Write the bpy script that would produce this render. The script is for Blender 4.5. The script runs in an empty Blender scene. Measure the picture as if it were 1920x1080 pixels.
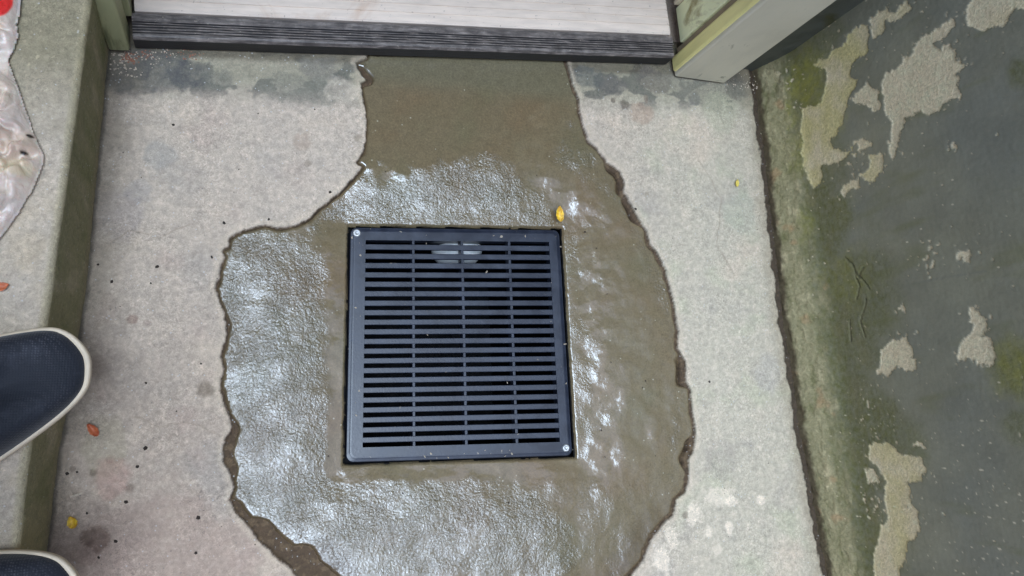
import bpy, math, random
import numpy as np
from mathutils import Matrix, Vector

random.seed(7)
sc = bpy.context.scene
COL = sc.collection

# ------------------------------------------------------------------ camera
CF, CPOS = 1531.6, np.array([-0.2721, -0.1124, 1.0556])
rx, ry, rz = 0.1769, -0.3098, -0.0359
def _r(a, ax):
    return np.array(Matrix.Rotation(a, 3, ax))
CR = _r(rz, 'Z') @ _r(ry, 'Y') @ _r(rx, 'X')
cam = bpy.data.cameras.new('camera')
cam.sensor_width = 36.0
cam.lens = CF / 1920 * 36.0
cam.clip_start = 0.02
cam.clip_end = 2000
camo = bpy.data.objects.new('camera', cam)
COL.objects.link(camo)
m4 = np.eye(4); m4[:3, :3] = CR; m4[:3, 3] = CPOS
camo.matrix_world = Matrix(m4.tolist())
sc.camera = camo

# ------------------------------------------------------------------ light
SUN_EL, SUN_AZ = math.radians(80), math.radians(232)   # azimuth clockwise from +Y
world = bpy.data.worlds.new('World')
sc.world = world
world.use_nodes = True
wn = world.node_tree
bg = wn.nodes['Background']
sky = wn.nodes.new('ShaderNodeTexSky')
sky.sky_type = 'NISHITA'
sky.sun_disc = False
sky.sun_elevation = SUN_EL
sky.sun_rotation = SUN_AZ
sky.dust_density = 1.5
sky.air_density = 0.7
sky.ozone_density = 1.0
wn.links.new(sky.outputs[0], bg.inputs[0])
bg.inputs[1].default_value = 0.15
sun = bpy.data.lights.new('sun', 'SUN')
sun.energy = 1.48
sun.angle = math.radians(32)
sun.color = (0.57, 0.775, 1.0)
suno = bpy.data.objects.new('sun', sun)
COL.objects.link(suno)
sd = Vector((math.cos(SUN_EL) * math.sin(SUN_AZ), math.cos(SUN_EL) * math.cos(SUN_AZ), math.sin(SUN_EL)))
suno.rotation_euler = sd.to_track_quat('Z', 'Y').to_euler()
suno.location = (0, 0, 6)
sc.view_settings.view_transform = 'Standard'
sc.view_settings.look = 'None'
sc.view_settings.gamma = 1.0
sc.view_settings.use_curve_mapping = False
sc.view_settings.exposure = 1.36

# ------------------------------------------------------------------ helpers
def un(u, v, z=0.0):
    """point of the plane at height z seen at photo pixel (u, v)"""
    d = CR @ np.array([(u - 960) / CF, -(v - 540) / CF, -1.0])
    return CPOS + d * ((z - CPOS[2]) / d[2])
def unv(u, v, p0, n):
    d = CR @ np.array([(u - 960) / CF, -(v - 540) / CF, -1.0])
    return CPOS + d * (np.dot(np.array(p0) - CPOS, n) / np.dot(d, n))
def poly2(pts, z=0.0):
    return np.array([un(u, v, z)[:2] for u, v in pts])
def lin(c):
    c = np.asarray(c, float) / 255.0
    return np.where(c <= 0.04045, c / 12.92, ((c + 0.055) / 1.055) ** 2.4)
def alb(r, g, b, k=0.8):
    return np.clip(lin((r, g, b)) * k * np.array([1.19, 1.0, .83]), 0, 0.85)

_rs = np.random.RandomState(11)
_GA = _rs.rand(256, 256) * 2 * np.pi
_GX = np.cos(_GA).astype(np.float32); _GY = np.sin(_GA).astype(np.float32)
def gnoise(x, y, seed=0):
    x = x.astype(np.float32) + np.float32((seed * 37.7) % 211); y = y.astype(np.float32) + np.float32((seed * 53.3) % 197)
    ix = np.floor(x); iy = np.floor(y)
    fx = x - ix; fy = y - iy
    ux = fx * fx * fx * (fx * (fx * 6 - 15) + 10); uy = fy * fy * fy * (fy * (fy * 6 - 15) + 10)
    i0 = ix.astype(np.int32) & 255; j0 = iy.astype(np.int32) & 255; i1 = (i0 + 1) & 255; j1 = (j0 + 1) & 255
    a = _GX[i0, j0] * fx + _GY[i0, j0] * fy
    b = _GX[i1, j0] * (fx - 1) + _GY[i1, j0] * fy
    c = _GX[i0, j1] * fx + _GY[i0, j1] * (fy - 1)
    d = _GX[i1, j1] * (fx - 1) + _GY[i1, j1] * (fy - 1)
    t = a + (b - a) * ux
    return (t + ((c + (d - c) * ux) - t) * uy) * np.float32(1.45)      # about -1..1
def fbm(x, y, size, octv=4, seed=0, gain=0.5):
    s = 0; a = 1.0; tot = 0; f = 1.0 / size
    for o in range(octv):
        s = s + a * gnoise(x * f + 17.3 * o, y * f - 9.1 * o, seed + o * 31); tot += a
        a *= gain; f *= 2.03
    return s / tot
def sstep(a, b, x):
    t = np.clip((x - a) / (b - a), 0, 1)
    return t * t * (3 - 2 * t)
def sdist(px, py, poly):
    """signed distance to a closed polygon, negative inside"""
    P = np.asarray(poly, np.float32); Q = np.roll(P, -1, 0); px = px.astype(np.float32); py = py.astype(np.float32)
    d2 = np.full(px.shape, 1e9, np.float32); ins = np.zeros(px.shape, bool)
    for (ax, ay), (bx, by) in zip(P, Q):
        ex, ey = bx - ax, by - ay
        L = ex * ex + ey * ey + 1e-12
        t = np.clip(((px - ax) * ex + (py - ay) * ey) / L, 0, 1)
        dx = px - ax - t * ex; dy = py - ay - t * ey
        d2 = np.minimum(d2, dx * dx + dy * dy)
        c = (ay > py) != (by > py)
        if abs(ey) > 1e-12:
            ins ^= c & (px < ax + (py - ay) / ey * ex)
    d = np.sqrt(d2)
    return np.where(ins, -d, d)
def ldist(px, py, pts):
    """distance to an open polyline"""
    d2 = np.full(px.shape, 1e9)
    for (ax, ay), (bx, by) in zip(pts[:-1], pts[1:]):
        ex, ey = bx - ax, by - ay
        L = ex * ex + ey * ey + 1e-12
        t = np.clip(((px - ax) * ex + (py - ay) * ey) / L, 0, 1)
        d2 = np.minimum(d2, (px - ax - t * ex) ** 2 + (py - ay - t * ey) ** 2)
    return np.sqrt(d2)
def mixc(c, col, f):
    f = np.asarray(f)[..., None]
    return c * (1 - f) + np.asarray(col) * f

def mesh_obj(name, verts, faces, mat, parent=None, smooth=True, attrs=None, sharp=False):
    me = bpy.data.meshes.new(name)
    if isinstance(faces, np.ndarray):
        V = np.ascontiguousarray(verts, np.float32); F = np.ascontiguousarray(faces, np.int32)
        me.vertices.add(len(V)); me.vertices.foreach_set('co', V.ravel())
        k = F.shape[1]
        me.loops.add(F.size); me.loops.foreach_set('vertex_index', F.ravel())
        me.polygons.add(len(F)); me.polygons.foreach_set('loop_start', np.arange(0, F.size, k, dtype=np.int32))
        me.update(calc_edges=True)
    else:
        me.from_pydata([tuple(map(float, v)) for v in verts], [], faces)
    me.polygons.foreach_set('use_smooth', np.full(len(me.polygons), smooth))
    for an, (ty, arr) in (attrs or {}).items():
        a = me.attributes.new(an, ty, 'POINT')
        if ty == 'FLOAT_COLOR':
            arr = np.concatenate([arr, np.ones((len(arr), 1))], 1)
            a.data.foreach_set('color', np.ascontiguousarray(arr, np.float32).ravel())
        else:
            a.data.foreach_set('value', np.ascontiguousarray(arr, np.float32).ravel())
    if mat: me.materials.append(mat)
    me.validate()
    o = bpy.data.objects.new(name, me)
    COL.objects.link(o)
    if parent: o.parent = parent
    return o
def grid_faces(nx, ny, keep=None):
    i = np.arange((nx - 1) * (ny - 1)); ix = i % (nx - 1); iy = i // (nx - 1)
    a = iy * nx + ix
    F = np.stack([a, a + 1, a + 1 + nx, a + nx], 1)
    if keep is not None: F = F[keep[F].all(1)]
    return F
def compact(V, F, attrs):
    used = np.zeros(len(V), bool); used[F.ravel()] = True
    idx = np.cumsum(used) - 1
    return V[used], idx[F], {k: (t, a[used]) for k, (t, a) in attrs.items()}
def tag(o, label=None, cat=None, group=None, kind=None):
    if label: o['label'] = label
    if cat: o['category'] = cat
    if group: o['group'] = group
    if kind: o['kind'] = kind
    return o
def empty(name, loc=(0, 0, 0)):
    o = bpy.data.objects.new(name, None)
    o.empty_display_size = 0.05
    o.location = loc
    COL.objects.link(o)
    return o
def bevel(o, w, seg=2):
    md = o.modifiers.new('bevel', 'BEVEL'); md.width = w; md.segments = seg; md.limit_method = 'ANGLE'
    md.angle_limit = math.radians(35)
    return o
def prism(name, foot, z0, z1, mat, parent=None, bev=0.0):
    foot = [tuple(p[:2]) for p in foot]
    A = sum(foot[i][0] * foot[(i + 1) % len(foot)][1] - foot[(i + 1) % len(foot)][0] * foot[i][1] for i in range(len(foot)))
    if A < 0: foot = foot[::-1]
    n = len(foot)
    V = [(x, y, z0) for x, y in foot] + [(x, y, z1) for x, y in foot]
    Fc = [list(range(n))[::-1], list(range(n, 2 * n))] + [[i, (i + 1) % n, n + (i + 1) % n, n + i] for i in range(n)]
    o = mesh_obj(name, V, Fc, mat, parent, smooth=False)
    if bev: bevel(o, bev)
    return o

# ------------------------------------------------------------------ materials
class NT:
    def __init__(s, name):
        s.m = bpy.data.materials.new(name); s.m.use_nodes = True
        s.t = s.m.node_tree; s.b = s.t.nodes['Principled BSDF']
    def n(s, ty, **kw):
        nd = s.t.nodes.new('ShaderNode' + ty)
        for k, v in kw.items(): setattr(nd, k, v)
        return nd
    def l(s, a, b): s.t.links.new(a, b)
    def attr(s, nm): return s.n('Attribute', attribute_name=nm)
    def coord(s, scale=(1, 1, 1)):
        tc = s.n('TexCoord'); mp = s.n('Mapping'); mp.inputs['Scale'].default_value = scale
        s.l(tc.outputs['Object'], mp.inputs[0]); return mp.outputs[0]
    def noise(s, vec, scale, detail=4, rough=0.5, dist=0.0):
        nd = s.n('TexNoise'); nd.inputs['Scale'].default_value = scale; nd.inputs['Detail'].default_value = detail
        nd.inputs['Roughness'].default_value = rough; nd.inputs['Distortion'].default_value = dist
        s.l(vec, nd.inputs['Vector']); return nd.outputs[0]
    def ramp(s, fac, stops):
        nd = s.n('ValToRGB'); cr = nd.color_ramp
        while len(cr.elements) < len(stops): cr.elements.new(0.5)
        for e, (p, c) in zip(cr.elements, stops):
            e.position = p; e.color = tuple(c) + (1,) if len(c) == 3 else c
        s.l(fac, nd.inputs[0]); return nd.outputs[0]
    def mix(s, fac, a, b, mode='MIX'):
        nd = s.n('MixRGB', blend_type=mode)
        for v, i in ((fac, 0), (a, 1), (b, 2)):
            if hasattr(v, 'links'): s.l(v, nd.inputs[i])
            elif i == 0: nd.inputs[0].default_value = v
            else: nd.inputs[i].default_value = tuple(v) + (1,)
        return nd.outputs[0]
    def math(s, op, a, b=0.0, clamp=False):
        nd = s.n('Math', operation=op, use_clamp=clamp)
        for v, i in ((a, 0), (b, 1)):
            if hasattr(v, 'links'): s.l(v, nd.inputs[i])
            else: nd.inputs[i].default_value = v
        return nd.outputs[0]
    def bump(s, h, strength, dist, prev=None):
        nd = s.n('Bump'); nd.inputs['Distance'].default_value = dist
        if hasattr(strength, 'links'): s.l(strength, nd.inputs['Strength'])
        else: nd.inputs['Strength'].default_value = strength
        s.l(h, nd.inputs['Height'])
        if prev is not None: s.l(prev, nd.inputs['Normal'])
        return nd.outputs[0]
    def setp(s, **kw):
        for k, v in kw.items():
            i = s.b.inputs[k.replace('_', ' ')]
            if hasattr(v, 'links'): s.l(v, i)
            elif k == 'Base_Color': i.default_value = tuple(v) + (1,)
            else: i.default_value = v
        return s.m

def mat_concrete(name, grain=0.30, bumpd=0.0006, rough=0.85):
    """colour comes from the vertex attribute col (stains, dirt); grain and flecks are nodes"""
    t = NT(name); v = t.coord(); c = t.attr('col').outputs['Color']
    n1 = t.noise(v, 330, 4, 0.65, 1.2); n2 = t.noise(v, 95, 5, 0.6, 0.8); n3 = t.noise(v, 1200, 2, 0.6)
    g = 1 + grain * 1.3; d = 1 - grain * 1.3
    c = t.mix(t.ramp(t.noise(v, 13, 4, .6), [(.35, (.35, .35, .35)), (.65, (1, 1, 1))]), c, t.mix(1.0, c, t.ramp(n1, [(0.3, (d, d, d)), (0.52, (1, 1, 1)), (0.7, (g, g, g))]), 'MULTIPLY'))
    c = t.mix(1.0, c, t.ramp(n2, [(0.3, (.88, .88, .88)), (0.7, (1.12, 1.11, 1.1))]), 'MULTIPLY')
    c = t.mix(0.25, c, t.ramp(n3, [(0.3, (.75, .75, .75)), (0.7, (1.25, 1.25, 1.25))]), 'MULTIPLY')
    vo = t.n('TexVoronoi'); vo.inputs['Scale'].default_value = 130; t.l(v, vo.inputs['Vector'])
    sp = t.ramp(vo.outputs['Distance'], [(0.06, (1, 1, 1)), (0.14, (0, 0, 0))])
    sel = t.math('GREATER_THAN', t.noise(v, 60, 1), 0.56)
    c = t.mix(t.math('MULTIPLY', t.math('MULTIPLY', sp, sel), 0.55), c, (0.12, 0.11, 0.1))
    vo2 = t.n('TexVoronoi'); vo2.inputs['Scale'].default_value = 170; t.l(v, vo2.inputs['Vector'])
    sp2 = t.ramp(vo2.outputs['Distance'], [(0.1, (1, 1, 1)), (0.2, (0, 0, 0))])
    sel2 = t.math('GREATER_THAN', t.noise(v, 85, 1), 0.57)
    c = t.mix(t.math('MULTIPLY', t.math('MULTIPLY', sp2, sel2), 0.5), c, (0.62, 0.61, 0.58))
    h = t.math('ADD', t.math('MULTIPLY', n1, 0.6), t.math('ADD', t.math('MULTIPLY', n3, 0.35), n2))
    return t.setp(Base_Color=c, Roughness=rough, Normal=t.bump(h, 0.55, bumpd * 6))

def mat_plain(name, col, rough=0.6, var=0.12, scale=40, stretch=(1, 1, 1), bumpd=0.0008, metal=0.0, dirt=None, spec=0.5):
    t = NT(name); v = t.coord(stretch)
    n = t.noise(v, scale, 6, 0.62, 0.4)
    c = t.mix(1.0, tuple(col), t.ramp(n, [(0.25, (1 - var * 2,) * 3), (0.5, (1, 1, 1)), (0.75, (1 + var,) * 3)]), 'MULTIPLY')
    if dirt:
        n2 = t.noise(v, dirt[0], 6, 0.65, 0.6)
        c = t.mix(t.ramp(n2, [(dirt[1], (0, 0, 0)), (dirt[1] + dirt[2], (1, 1, 1))]), c, dirt[3])
    n3 = t.noise(v, scale * 9, 3, 0.6)
    rr = t.ramp(n, [(0.3, (max(rough - .12, .05),) * 3), (0.7, (min(rough + .12, 1),) * 3)])
    t.setp(Base_Color=c, Roughness=rr, Metallic=metal, Normal=t.bump(t.math('ADD', n, n3), 0.4, bumpd))
    t.b.inputs['Specular IOR Level'].default_value = spec
    return t.m

M = {}
M['slab'] = mat_concrete('floor_concrete')
M['step'] = mat_concrete('step_concrete', 0.26, 0.0007, 0.9)
M['dry'] = mat_plain('rough_concrete', alb(170, 168, 160), 0.9, 0.18, 25)

# ------------------------------------------------------------------ outline of the broken slab and of the mortar (photo pixels on the floor plane)
EDGE_L = [(690, 98), (688, 108), (667, 116), (672, 130), (687, 149), (676, 153), (683, 190), (688, 228), (686, 262), (681, 284),
          (668, 304), (681, 312), (662, 335), (640, 358), (615, 378), (597, 392), (582, 408), (560, 419), (540, 425), (520, 428),
          (498, 421), (478, 426), (460, 431), (445, 437), (430, 447), (428, 461), (417, 470), (421, 482), (413, 497), (412, 520),
          (404, 540), (410, 560), (418, 580), (424, 606), (423, 640), (415, 666), (419, 690), (413, 720), (420, 750), (428, 775),
          (434, 800), (424, 822), (417, 846), (420, 866), (432, 890), (440, 914), (431, 936), (443, 962), (466, 988), (486, 1014),
          (516, 1042), (546, 1066), (560, 1092), (620, 1140), (760, 1185)]
EDGE_R = [(1060, 98), (1063, 118), (1072, 150), (1086, 184), (1087, 210), (1096, 240), (1104, 266), (1121, 279), (1139, 303), (1161, 319),
          (1171, 336), (1171, 361), (1186, 384), (1196, 407), (1213, 430), (1219, 456), (1236, 480), (1250, 506), (1257, 536), (1263, 560),
          (1267, 590), (1273, 620), (1271, 652), (1286, 676), (1287, 715), (1296, 731), (1299, 770), (1306, 808), (1300, 842), (1292, 862),
          (1293, 890), (1287, 921), (1268, 938), (1263, 966), (1244, 983), (1226, 1006), (1214, 1031), (1206, 1054), (1180, 1084), (1120, 1140), (980, 1185)]
HOLE = poly2(EDGE_L + EDGE_R[::-1])
GPX = [(657, 425), (1050, 430), (1075, 855), (648, 868)]          # drain grate corners
GZ = -0.010
GQ = poly2(GPX, GZ)
def gq(u, v):
    """grate-local (u right, v down) to floor"""
    return (GQ[0] * (1 - u) + GQ[1] * u) * (1 - v) + (GQ[3] * (1 - u) + GQ[2] * u) * v
SEAM = poly2([(1392, 40), (1405, 120), (1414, 175), (1419, 230), (1430, 290), (1438, 380), (1446, 440), (1455, 520), (1462, 590), (1475, 660), (1485, 730),
              (1494, 800), (1508, 870), (1520, 940), (1530, 1000), (1546, 1080), (1560, 1180), (1590, 1420)])
RISER = poly2([(214, 0), (203, 100), (187, 270), (162, 540), (126, 760), (110, 850), (92, 1000), (70, 1180), (30, 1500)])
def xat(line, y):
    o = np.argsort(line[:, 1]); return np.interp(y, line[o, 1], line[o, 0])

# ------------------------------------------------------------------ floor slab
def build_floor():
    st = 0.0014
    xs = np.arange(-0.55, 0.600, st); ys = np.arange(-0.47, 0.47, st)
    X, Y = np.meshgrid(xs, ys); sh = X.shape
    wob = fbm(X, Y, 0.012, 5, 5, .68) * 0.0036 + fbm(X, Y, 0.05, 2, 9) * 0.0015
    D = sdist(X, Y, HOLE) + wob                                   # <0 in the hole
    S = X - xat(SEAM, Y) + fbm(X, Y, 0.03, 5, 12, .62) * 0.0075          # >0 beyond the seam
    Z = fbm(X, Y, 0.25, 3, 1) * 0.0012 + fbm(X, Y, 0.02, 3, 2) * 0.00025
    lipw = 0.0016 + 0.0016 * (fbm(X, Y, 0.03, 2, 44) + 0.3)
    Z += -(0.0060 + 0.002 * fbm(X, Y, 0.012, 3, 45)) * sstep(lipw, -0.0022, D) - 0.022 * np.maximum(sstep(.085, .06, sdist(X, Y, np.array([gq(0, 0), gq(1, 0), gq(1, 1), gq(0, 1)]))) * sstep(-.001, -.006, D), sstep(-.004, -.013, D) * sstep(-.06, .0, X))
    crack = sstep(-0.0045, 0.001, S + fbm(X, Y, 0.008, 3, 13) * .0025)
    Z += -0.0045 * crack + 0.004 * crack * fbm(X, Y, 0.01, 3, 3)
    # ---- colour: the slab's own stains
    C = np.zeros(sh + (3,)); C[:] = alb(190, 187, 181)
    tt = sstep(0.25, -0.35, Y) * sstep(0.0, -0.2, X)
    C = mixc(C, alb(172, 164, 157), tt * 0.85)
    C = mixc(C, alb(184, 187, 178), sstep(0.15, 0.4, X) * 0.8)
    n = fbm(X, Y, 0.10, 5, 21)
    C = mixc(C, alb(160, 162, 162), sstep(0.05, 0.6, n) * 0.6)
    C = mixc(C, alb(204, 198, 188), sstep(0.1, 0.6, -n) * 0.7)
    n = fbm(X, Y, 0.06, 5, 23)
    C = mixc(C, alb(176, 186, 168), sstep(0.05, 0.5, n) * sstep(0.15, 0.35, X) * 0.5)
    C = mixc(C, alb(172, 160, 157), sstep(0.1, 0.5, n) * sstep(-0.1, -0.3, X) * 0.35)
    # worn trowel marks, pale curls
    r = np.abs(fbm(X + 0.01 * n, Y, 0.035, 3, 25))
    C = mixc(C, alb(214, 210, 204), sstep(0.05, 0.0, r) * 0.28)
    r2 = fbm(X, Y, 0.007, 3, 27)
    C = C * (1 + 0.22 * r2 + 0.17 * fbm(X, Y, 0.02, 4, 29, .65))[..., None]
    def blot(u, v, rpx, col, s=0.8, asp=1.0, seed=0, soft=0.35, rag=.62):
        c = un(u, v); R = rpx / 1400.0
        k0 = max(0, np.searchsorted(xs, c[0] - R * asp * 1.6)); k1 = np.searchsorted(xs, c[0] + R * asp * 1.6)
        r0 = max(0, np.searchsorted(ys, c[1] - R * 1.6)); r1 = np.searchsorted(ys, c[1] + R * 1.6)
        x = X[r0:r1, k0:k1]; y = Y[r0:r1, k0:k1]
        if not x.size: return
        d = np.hypot((x - c[0]) / asp, y - c[1]) / R + rag * fbm(x, y, R * 1.0 + 0.004, 5, seed % 97 + 60, .66)
        C[r0:r1, k0:k1] = mixc(C[r0:r1, k0:k1], alb(*col), s * sstep(1.0, 1.0 - soft, d) * (.8 + .3 * fbm(x, y, .008, 2, seed % 31)))
    # dark stained band along the sill
    ysill = np.interp(X, [un(245, 90)[0], un(1262, 132)[0]], [un(245, 90)[1], un(1262, 132)[1]])
    back = ysill - Y
    nb = fbm(X * 0.6, Y, 0.035, 4, 31)
    C = mixc(C, alb(138, 146, 128), sstep(0.075, 0.03, back + nb * 0.02) * 0.62)
    C = mixc(C, alb(96, 102, 100), sstep(0.06, 0.15, nb) * sstep(0.075, 0.045, back) * 0.75)
    C = mixc(C, alb(82, 78, 66), sstep(0.014, 0.004, back + nb * 0.006) * 0.7)  # darkest strip right at the foot of the sill
    for u, v, rr, c, s, a in [(225, 150, 34, (88, 94, 100), .9, .7), (270, 135, 50, (96, 100, 104), .85, 1.7), (352, 140, 34, (86, 92, 98), .9, 1.5), (410, 150, 24, (120, 126, 122), .8, 1.5),
                              (600, 130, 30, (120, 124, 124), .7, 1.6), (575, 168, 40, (128, 134, 128), .7, 2.2), (640, 172, 16, (110, 112, 108), .7, 1.6),
                              (1100, 146, 30, (96, 104, 106), .8, 1.4), (1225, 152, 36, (108, 108, 106), .8, 1.3), (1150, 160, 26, (104, 106, 108), .7, 1.5),
                              (1302, 185, 18, (92, 100, 106), .85, 1.), (1172, 196, 12, (92, 88, 82), .85, 1.3), (1150, 188, 7, (100, 94, 88), .8, 1), (1211, 186, 12, (118, 108, 100), .7, .5),
                              (1205, 215, 30, (168, 150, 136), .6, 1.2), (1310, 160, 60, (126, 130, 124), .7, 1.6), (1385, 165, 34, (92, 94, 92), .8, 1.2),
                              (300, 290, 34, (162, 168, 170), .6, .9), (262, 360, 26, (160, 164, 170), .5, 1), (565, 265, 20, (176, 166, 156), .7, 1),
                              (577, 306, 8, (150, 146, 138), .8, 1), (672, 258, 9, (146, 140, 128), .7, 1), (220, 400, 60, (160, 160, 166), .5, .8),
                              (180, 1007, 25, (96, 80, 70), .95, .95), (175, 886, 8, (96, 86, 78), .9, .8), (135, 880, 6, (104, 94, 86), .8, 1), (242, 915, 8, (124, 114, 106), .7, 1),
                              (385, 731, 15, (122, 116, 106), .85, 1.1), (248, 600, 10, (134, 112, 104), .7, 1), (276, 606, 8, (150, 140, 136), .6, 1),
                              (206, 862, 9, (130, 106, 102), .6, 1), (200, 840, 60, (158, 160, 140), .45, .7), (210, 900, 40, (176, 142, 138), .45, .8), (440, 938, 10, (120, 104, 96), .7, 1.3),
                              (300, 1060, 120, (160, 146, 142), .5, 1.4), (1213, 364, 6, (140, 138, 126), .8, 1), (1285, 966, 9, (120, 116, 108), .8, .8),
                              (1350, 210, 60, (168, 178, 160), .5, .8), (1390, 400, 60, (166, 178, 170), .5, .8), (1350, 860, 50, (160, 160, 158), .55, 1), (1440, 700, 50, (170, 174, 176), .5, .8),
                              (1430, 180, 30, (110, 112, 104), .6, .9), (140, 640, 46, (150, 146, 140), .5, .5)]:
        blot(u, v, rr, c, s, a, seed=int(u + v))
    for u, v, rr, a, s in [(1426, 937, 13, 1.1, .9), (1368, 990, 18, .6, .9), (1328, 997, 11, .7, .8), (1350, 935, 22, 1.6, .6), (1302, 965, 24, .9, .75), (1262, 1010, 26, .6, .6), (1240, 1050, 34, .7, .8), (1345, 1030, 12, 1, .5),
                        (1370, 940, 12, 1.4, .8), (1330, 995, 14, .8, .5), (640, 170, 30, 1.4, .4)]:
        blot(u, v, rr, (236, 234, 226), s * .95, a, seed=int(u * 3 + v), soft=0.45, rag=1.15)
    # hairline cracks and small pits
    for pts in ([(196, 470), (240, 430), (300, 446), (356, 420)], [(1310, 300), (1352, 372), (1344, 460), (1380, 520)], [(250, 780), (300, 800), (352, 790), (404, 812)]):
        d = ldist(X + .004 * fbm(X, Y, .02, 4, 51), Y + .004 * fbm(X, Y, .02, 4, 52), poly2(pts))
        C = mixc(C, alb(150, 144, 134), sstep(.0014, .0004, d) * .5)
    pit = fbm(X, Y, .0055, 2, 53) + .25 * fbm(X, Y, .08, 3, 54)
    C = mixc(C, alb(132, 126, 116), sstep(.74, .84, pit) * .6); Z -= .0008 * sstep(.74, .84, pit)
    # fresh break: pale crumbly rim, then the brown damp break face
    C = mixc(C, alb(205, 200, 188), sstep(0.010, 0.004, D) * sstep(0.0, 0.003, D) * 0.4)
    brk = sstep(0.0010, -0.0004, D)
    nb = fbm(X, Y, 0.01, 3, 41)
    bc = np.where((nb > 0.15)[..., None], alb(100, 88, 70), alb(82, 70, 55))
    C = C * (1 - brk[..., None]) + bc * brk[..., None]
    C = mixc(C, alb(150, 146, 130), sstep(-0.03, -0.004, S + fbm(X, Y, 0.03, 3, 46) * 0.01) * 0.5)
    # dirt in the wall seam; dirt against the step doubles as painted contact shadow
    C = mixc(C, alb(62, 52, 38), sstep(-0.0065, -0.001, S + fbm(X, Y, 0.007, 4, 14) * .004) * 0.95)
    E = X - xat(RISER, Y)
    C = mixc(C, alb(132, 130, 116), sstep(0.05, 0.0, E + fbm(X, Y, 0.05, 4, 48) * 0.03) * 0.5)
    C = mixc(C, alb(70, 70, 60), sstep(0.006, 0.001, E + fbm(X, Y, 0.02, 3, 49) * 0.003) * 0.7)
    C = np.clip(C, 0.01, 0.8)
    # nothing under the catch basin
    gin = sdist(X, Y, np.array([gq(-.0145, -.0145), gq(1.0145, -.0145), gq(1.0145, 1.0145), gq(-.0145, 1.0145)])) > 0
    V = np.stack([X.ravel(), Y.ravel(), Z.ravel()], 1)
    F = grid_faces(sh[1], sh[0], gin.ravel())
    at = {'col': ('FLOAT_COLOR', C.reshape(-1, 3))}
    V, F, at = compact(V, F, at)
    # plain skirts of the same slab beyond the picture
    def quad(x0, x1, y0, y1):
        return [(x0, y0, 0), (x1, y0, 0), (x1, y1, 0), (x0, y1, 0)]
    ex = quad(-0.7, 0.75, -1.3, ys[0]) + quad(-0.7, 0.75, ys[-1], 0.95) + quad(-0.7, xs[0], ys[0], ys[-1])
    k = len(V)
    V = np.concatenate([V, np.array(ex)]); F = np.concatenate([F, np.arange(k, k + len(ex)).reshape(-1, 4)])
    at['col'] = ('FLOAT_COLOR', np.concatenate([at['col'][1], np.tile(alb(180, 176, 170), (len(ex), 1))]))
    o = mesh_obj('floor', V, F, M['slab'], attrs=at)
    tag(o, 'old pale grey concrete floor broken open around the wet mortar', kind='structure')
build_floor()

# ------------------------------------------------------------------ wet mortar
def mat_mortar():
    t = NT('wet_mortar'); v = t.coord()
    rgh = t.attr('rough').outputs['Fac']; c = t.attr('col').outputs['Color']
    # grains drawn out along the trowel strokes
    w = t.noise(v, 18, 2, 0.5)
    vs = t.n('VectorMath', operation='MULTIPLY_ADD')
    t.l(t.n('TexCoord').outputs['Object'], vs.inputs[0]); vs.inputs[1].default_value = (1, 1, 1)
    cmb = t.n('CombineXYZ'); t.l(t.math('MULTIPLY', w, 0.018), cmb.inputs[0]); t.l(t.math('MULTIPLY', w, -0.014), cmb.inputs[1])
    t.l(cmb.outputs[0], vs.inputs[2])
    n1 = t.noise(vs.outputs[0], 390, 2, 0.6, 0.8)
    n2 = t.noise(v, 60, 3, 0.5, 0.5)
    n3 = t.noise(v, 900, 2, 0.5, 0.3)
    vg = t.n('TexVoronoi'); vg.feature = 'SMOOTH_F1'; vg.inputs['Scale'].default_value = 310; t.l(vs.outputs[0], vg.inputs['Vector'])
    h = t.math('ADD', n1, t.math('ADD', t.math('MULTIPLY', n3, 0.4), t.math('MULTIPLY', n2, 0.9)))
    h = t.math('SUBTRACT', h, t.math('MULTIPLY', vg.outputs['Distance'], 0.7))
    c = t.mix(1.0, c, t.ramp(n1, [(0.3, (.82, .82, .82)), (0.7, (1.18, 1.17, 1.14))]), 'MULTIPLY')
    vo = t.n('TexVoronoi'); vo.inputs['Scale'].default_value = 95; t.l(v, vo.inputs['Vector'])
    sp = t.ramp(vo.outputs['Distance'], [(0.05, (1, 1, 1)), (0.13, (0, 0, 0))])
    sel = t.math('GREATER_THAN', t.noise(v, 45, 1), 0.57)
    c = t.mix(t.math('MULTIPLY', t.math('MULTIPLY', sp, sel), 0.8), c, (0.42, 0.38, 0.28))
    st = t.math('ADD', t.math('MULTIPLY', rgh, 0.95), 0.03, True)
    nrm = t.bump(h, st, 0.00092)
    rg = t.math('ADD', t.math('MULTIPLY', n2, 0.08), 0.05)
    t.setp(Base_Color=c, Roughness=rg, Normal=nrm)
    t.b.inputs['IOR'].default_value = 1.5
    t.b.inputs['Coat Weight'].default_value = 0.85
    t.b.inputs['Coat Roughness'].default_value = 0.04
    t.b.inputs['Coat IOR'].default_value = 1.45
    t.l(nrm, t.b.inputs['Coat Normal'])
    return t.m
M['mortar'] = mat_mortar()

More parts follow.
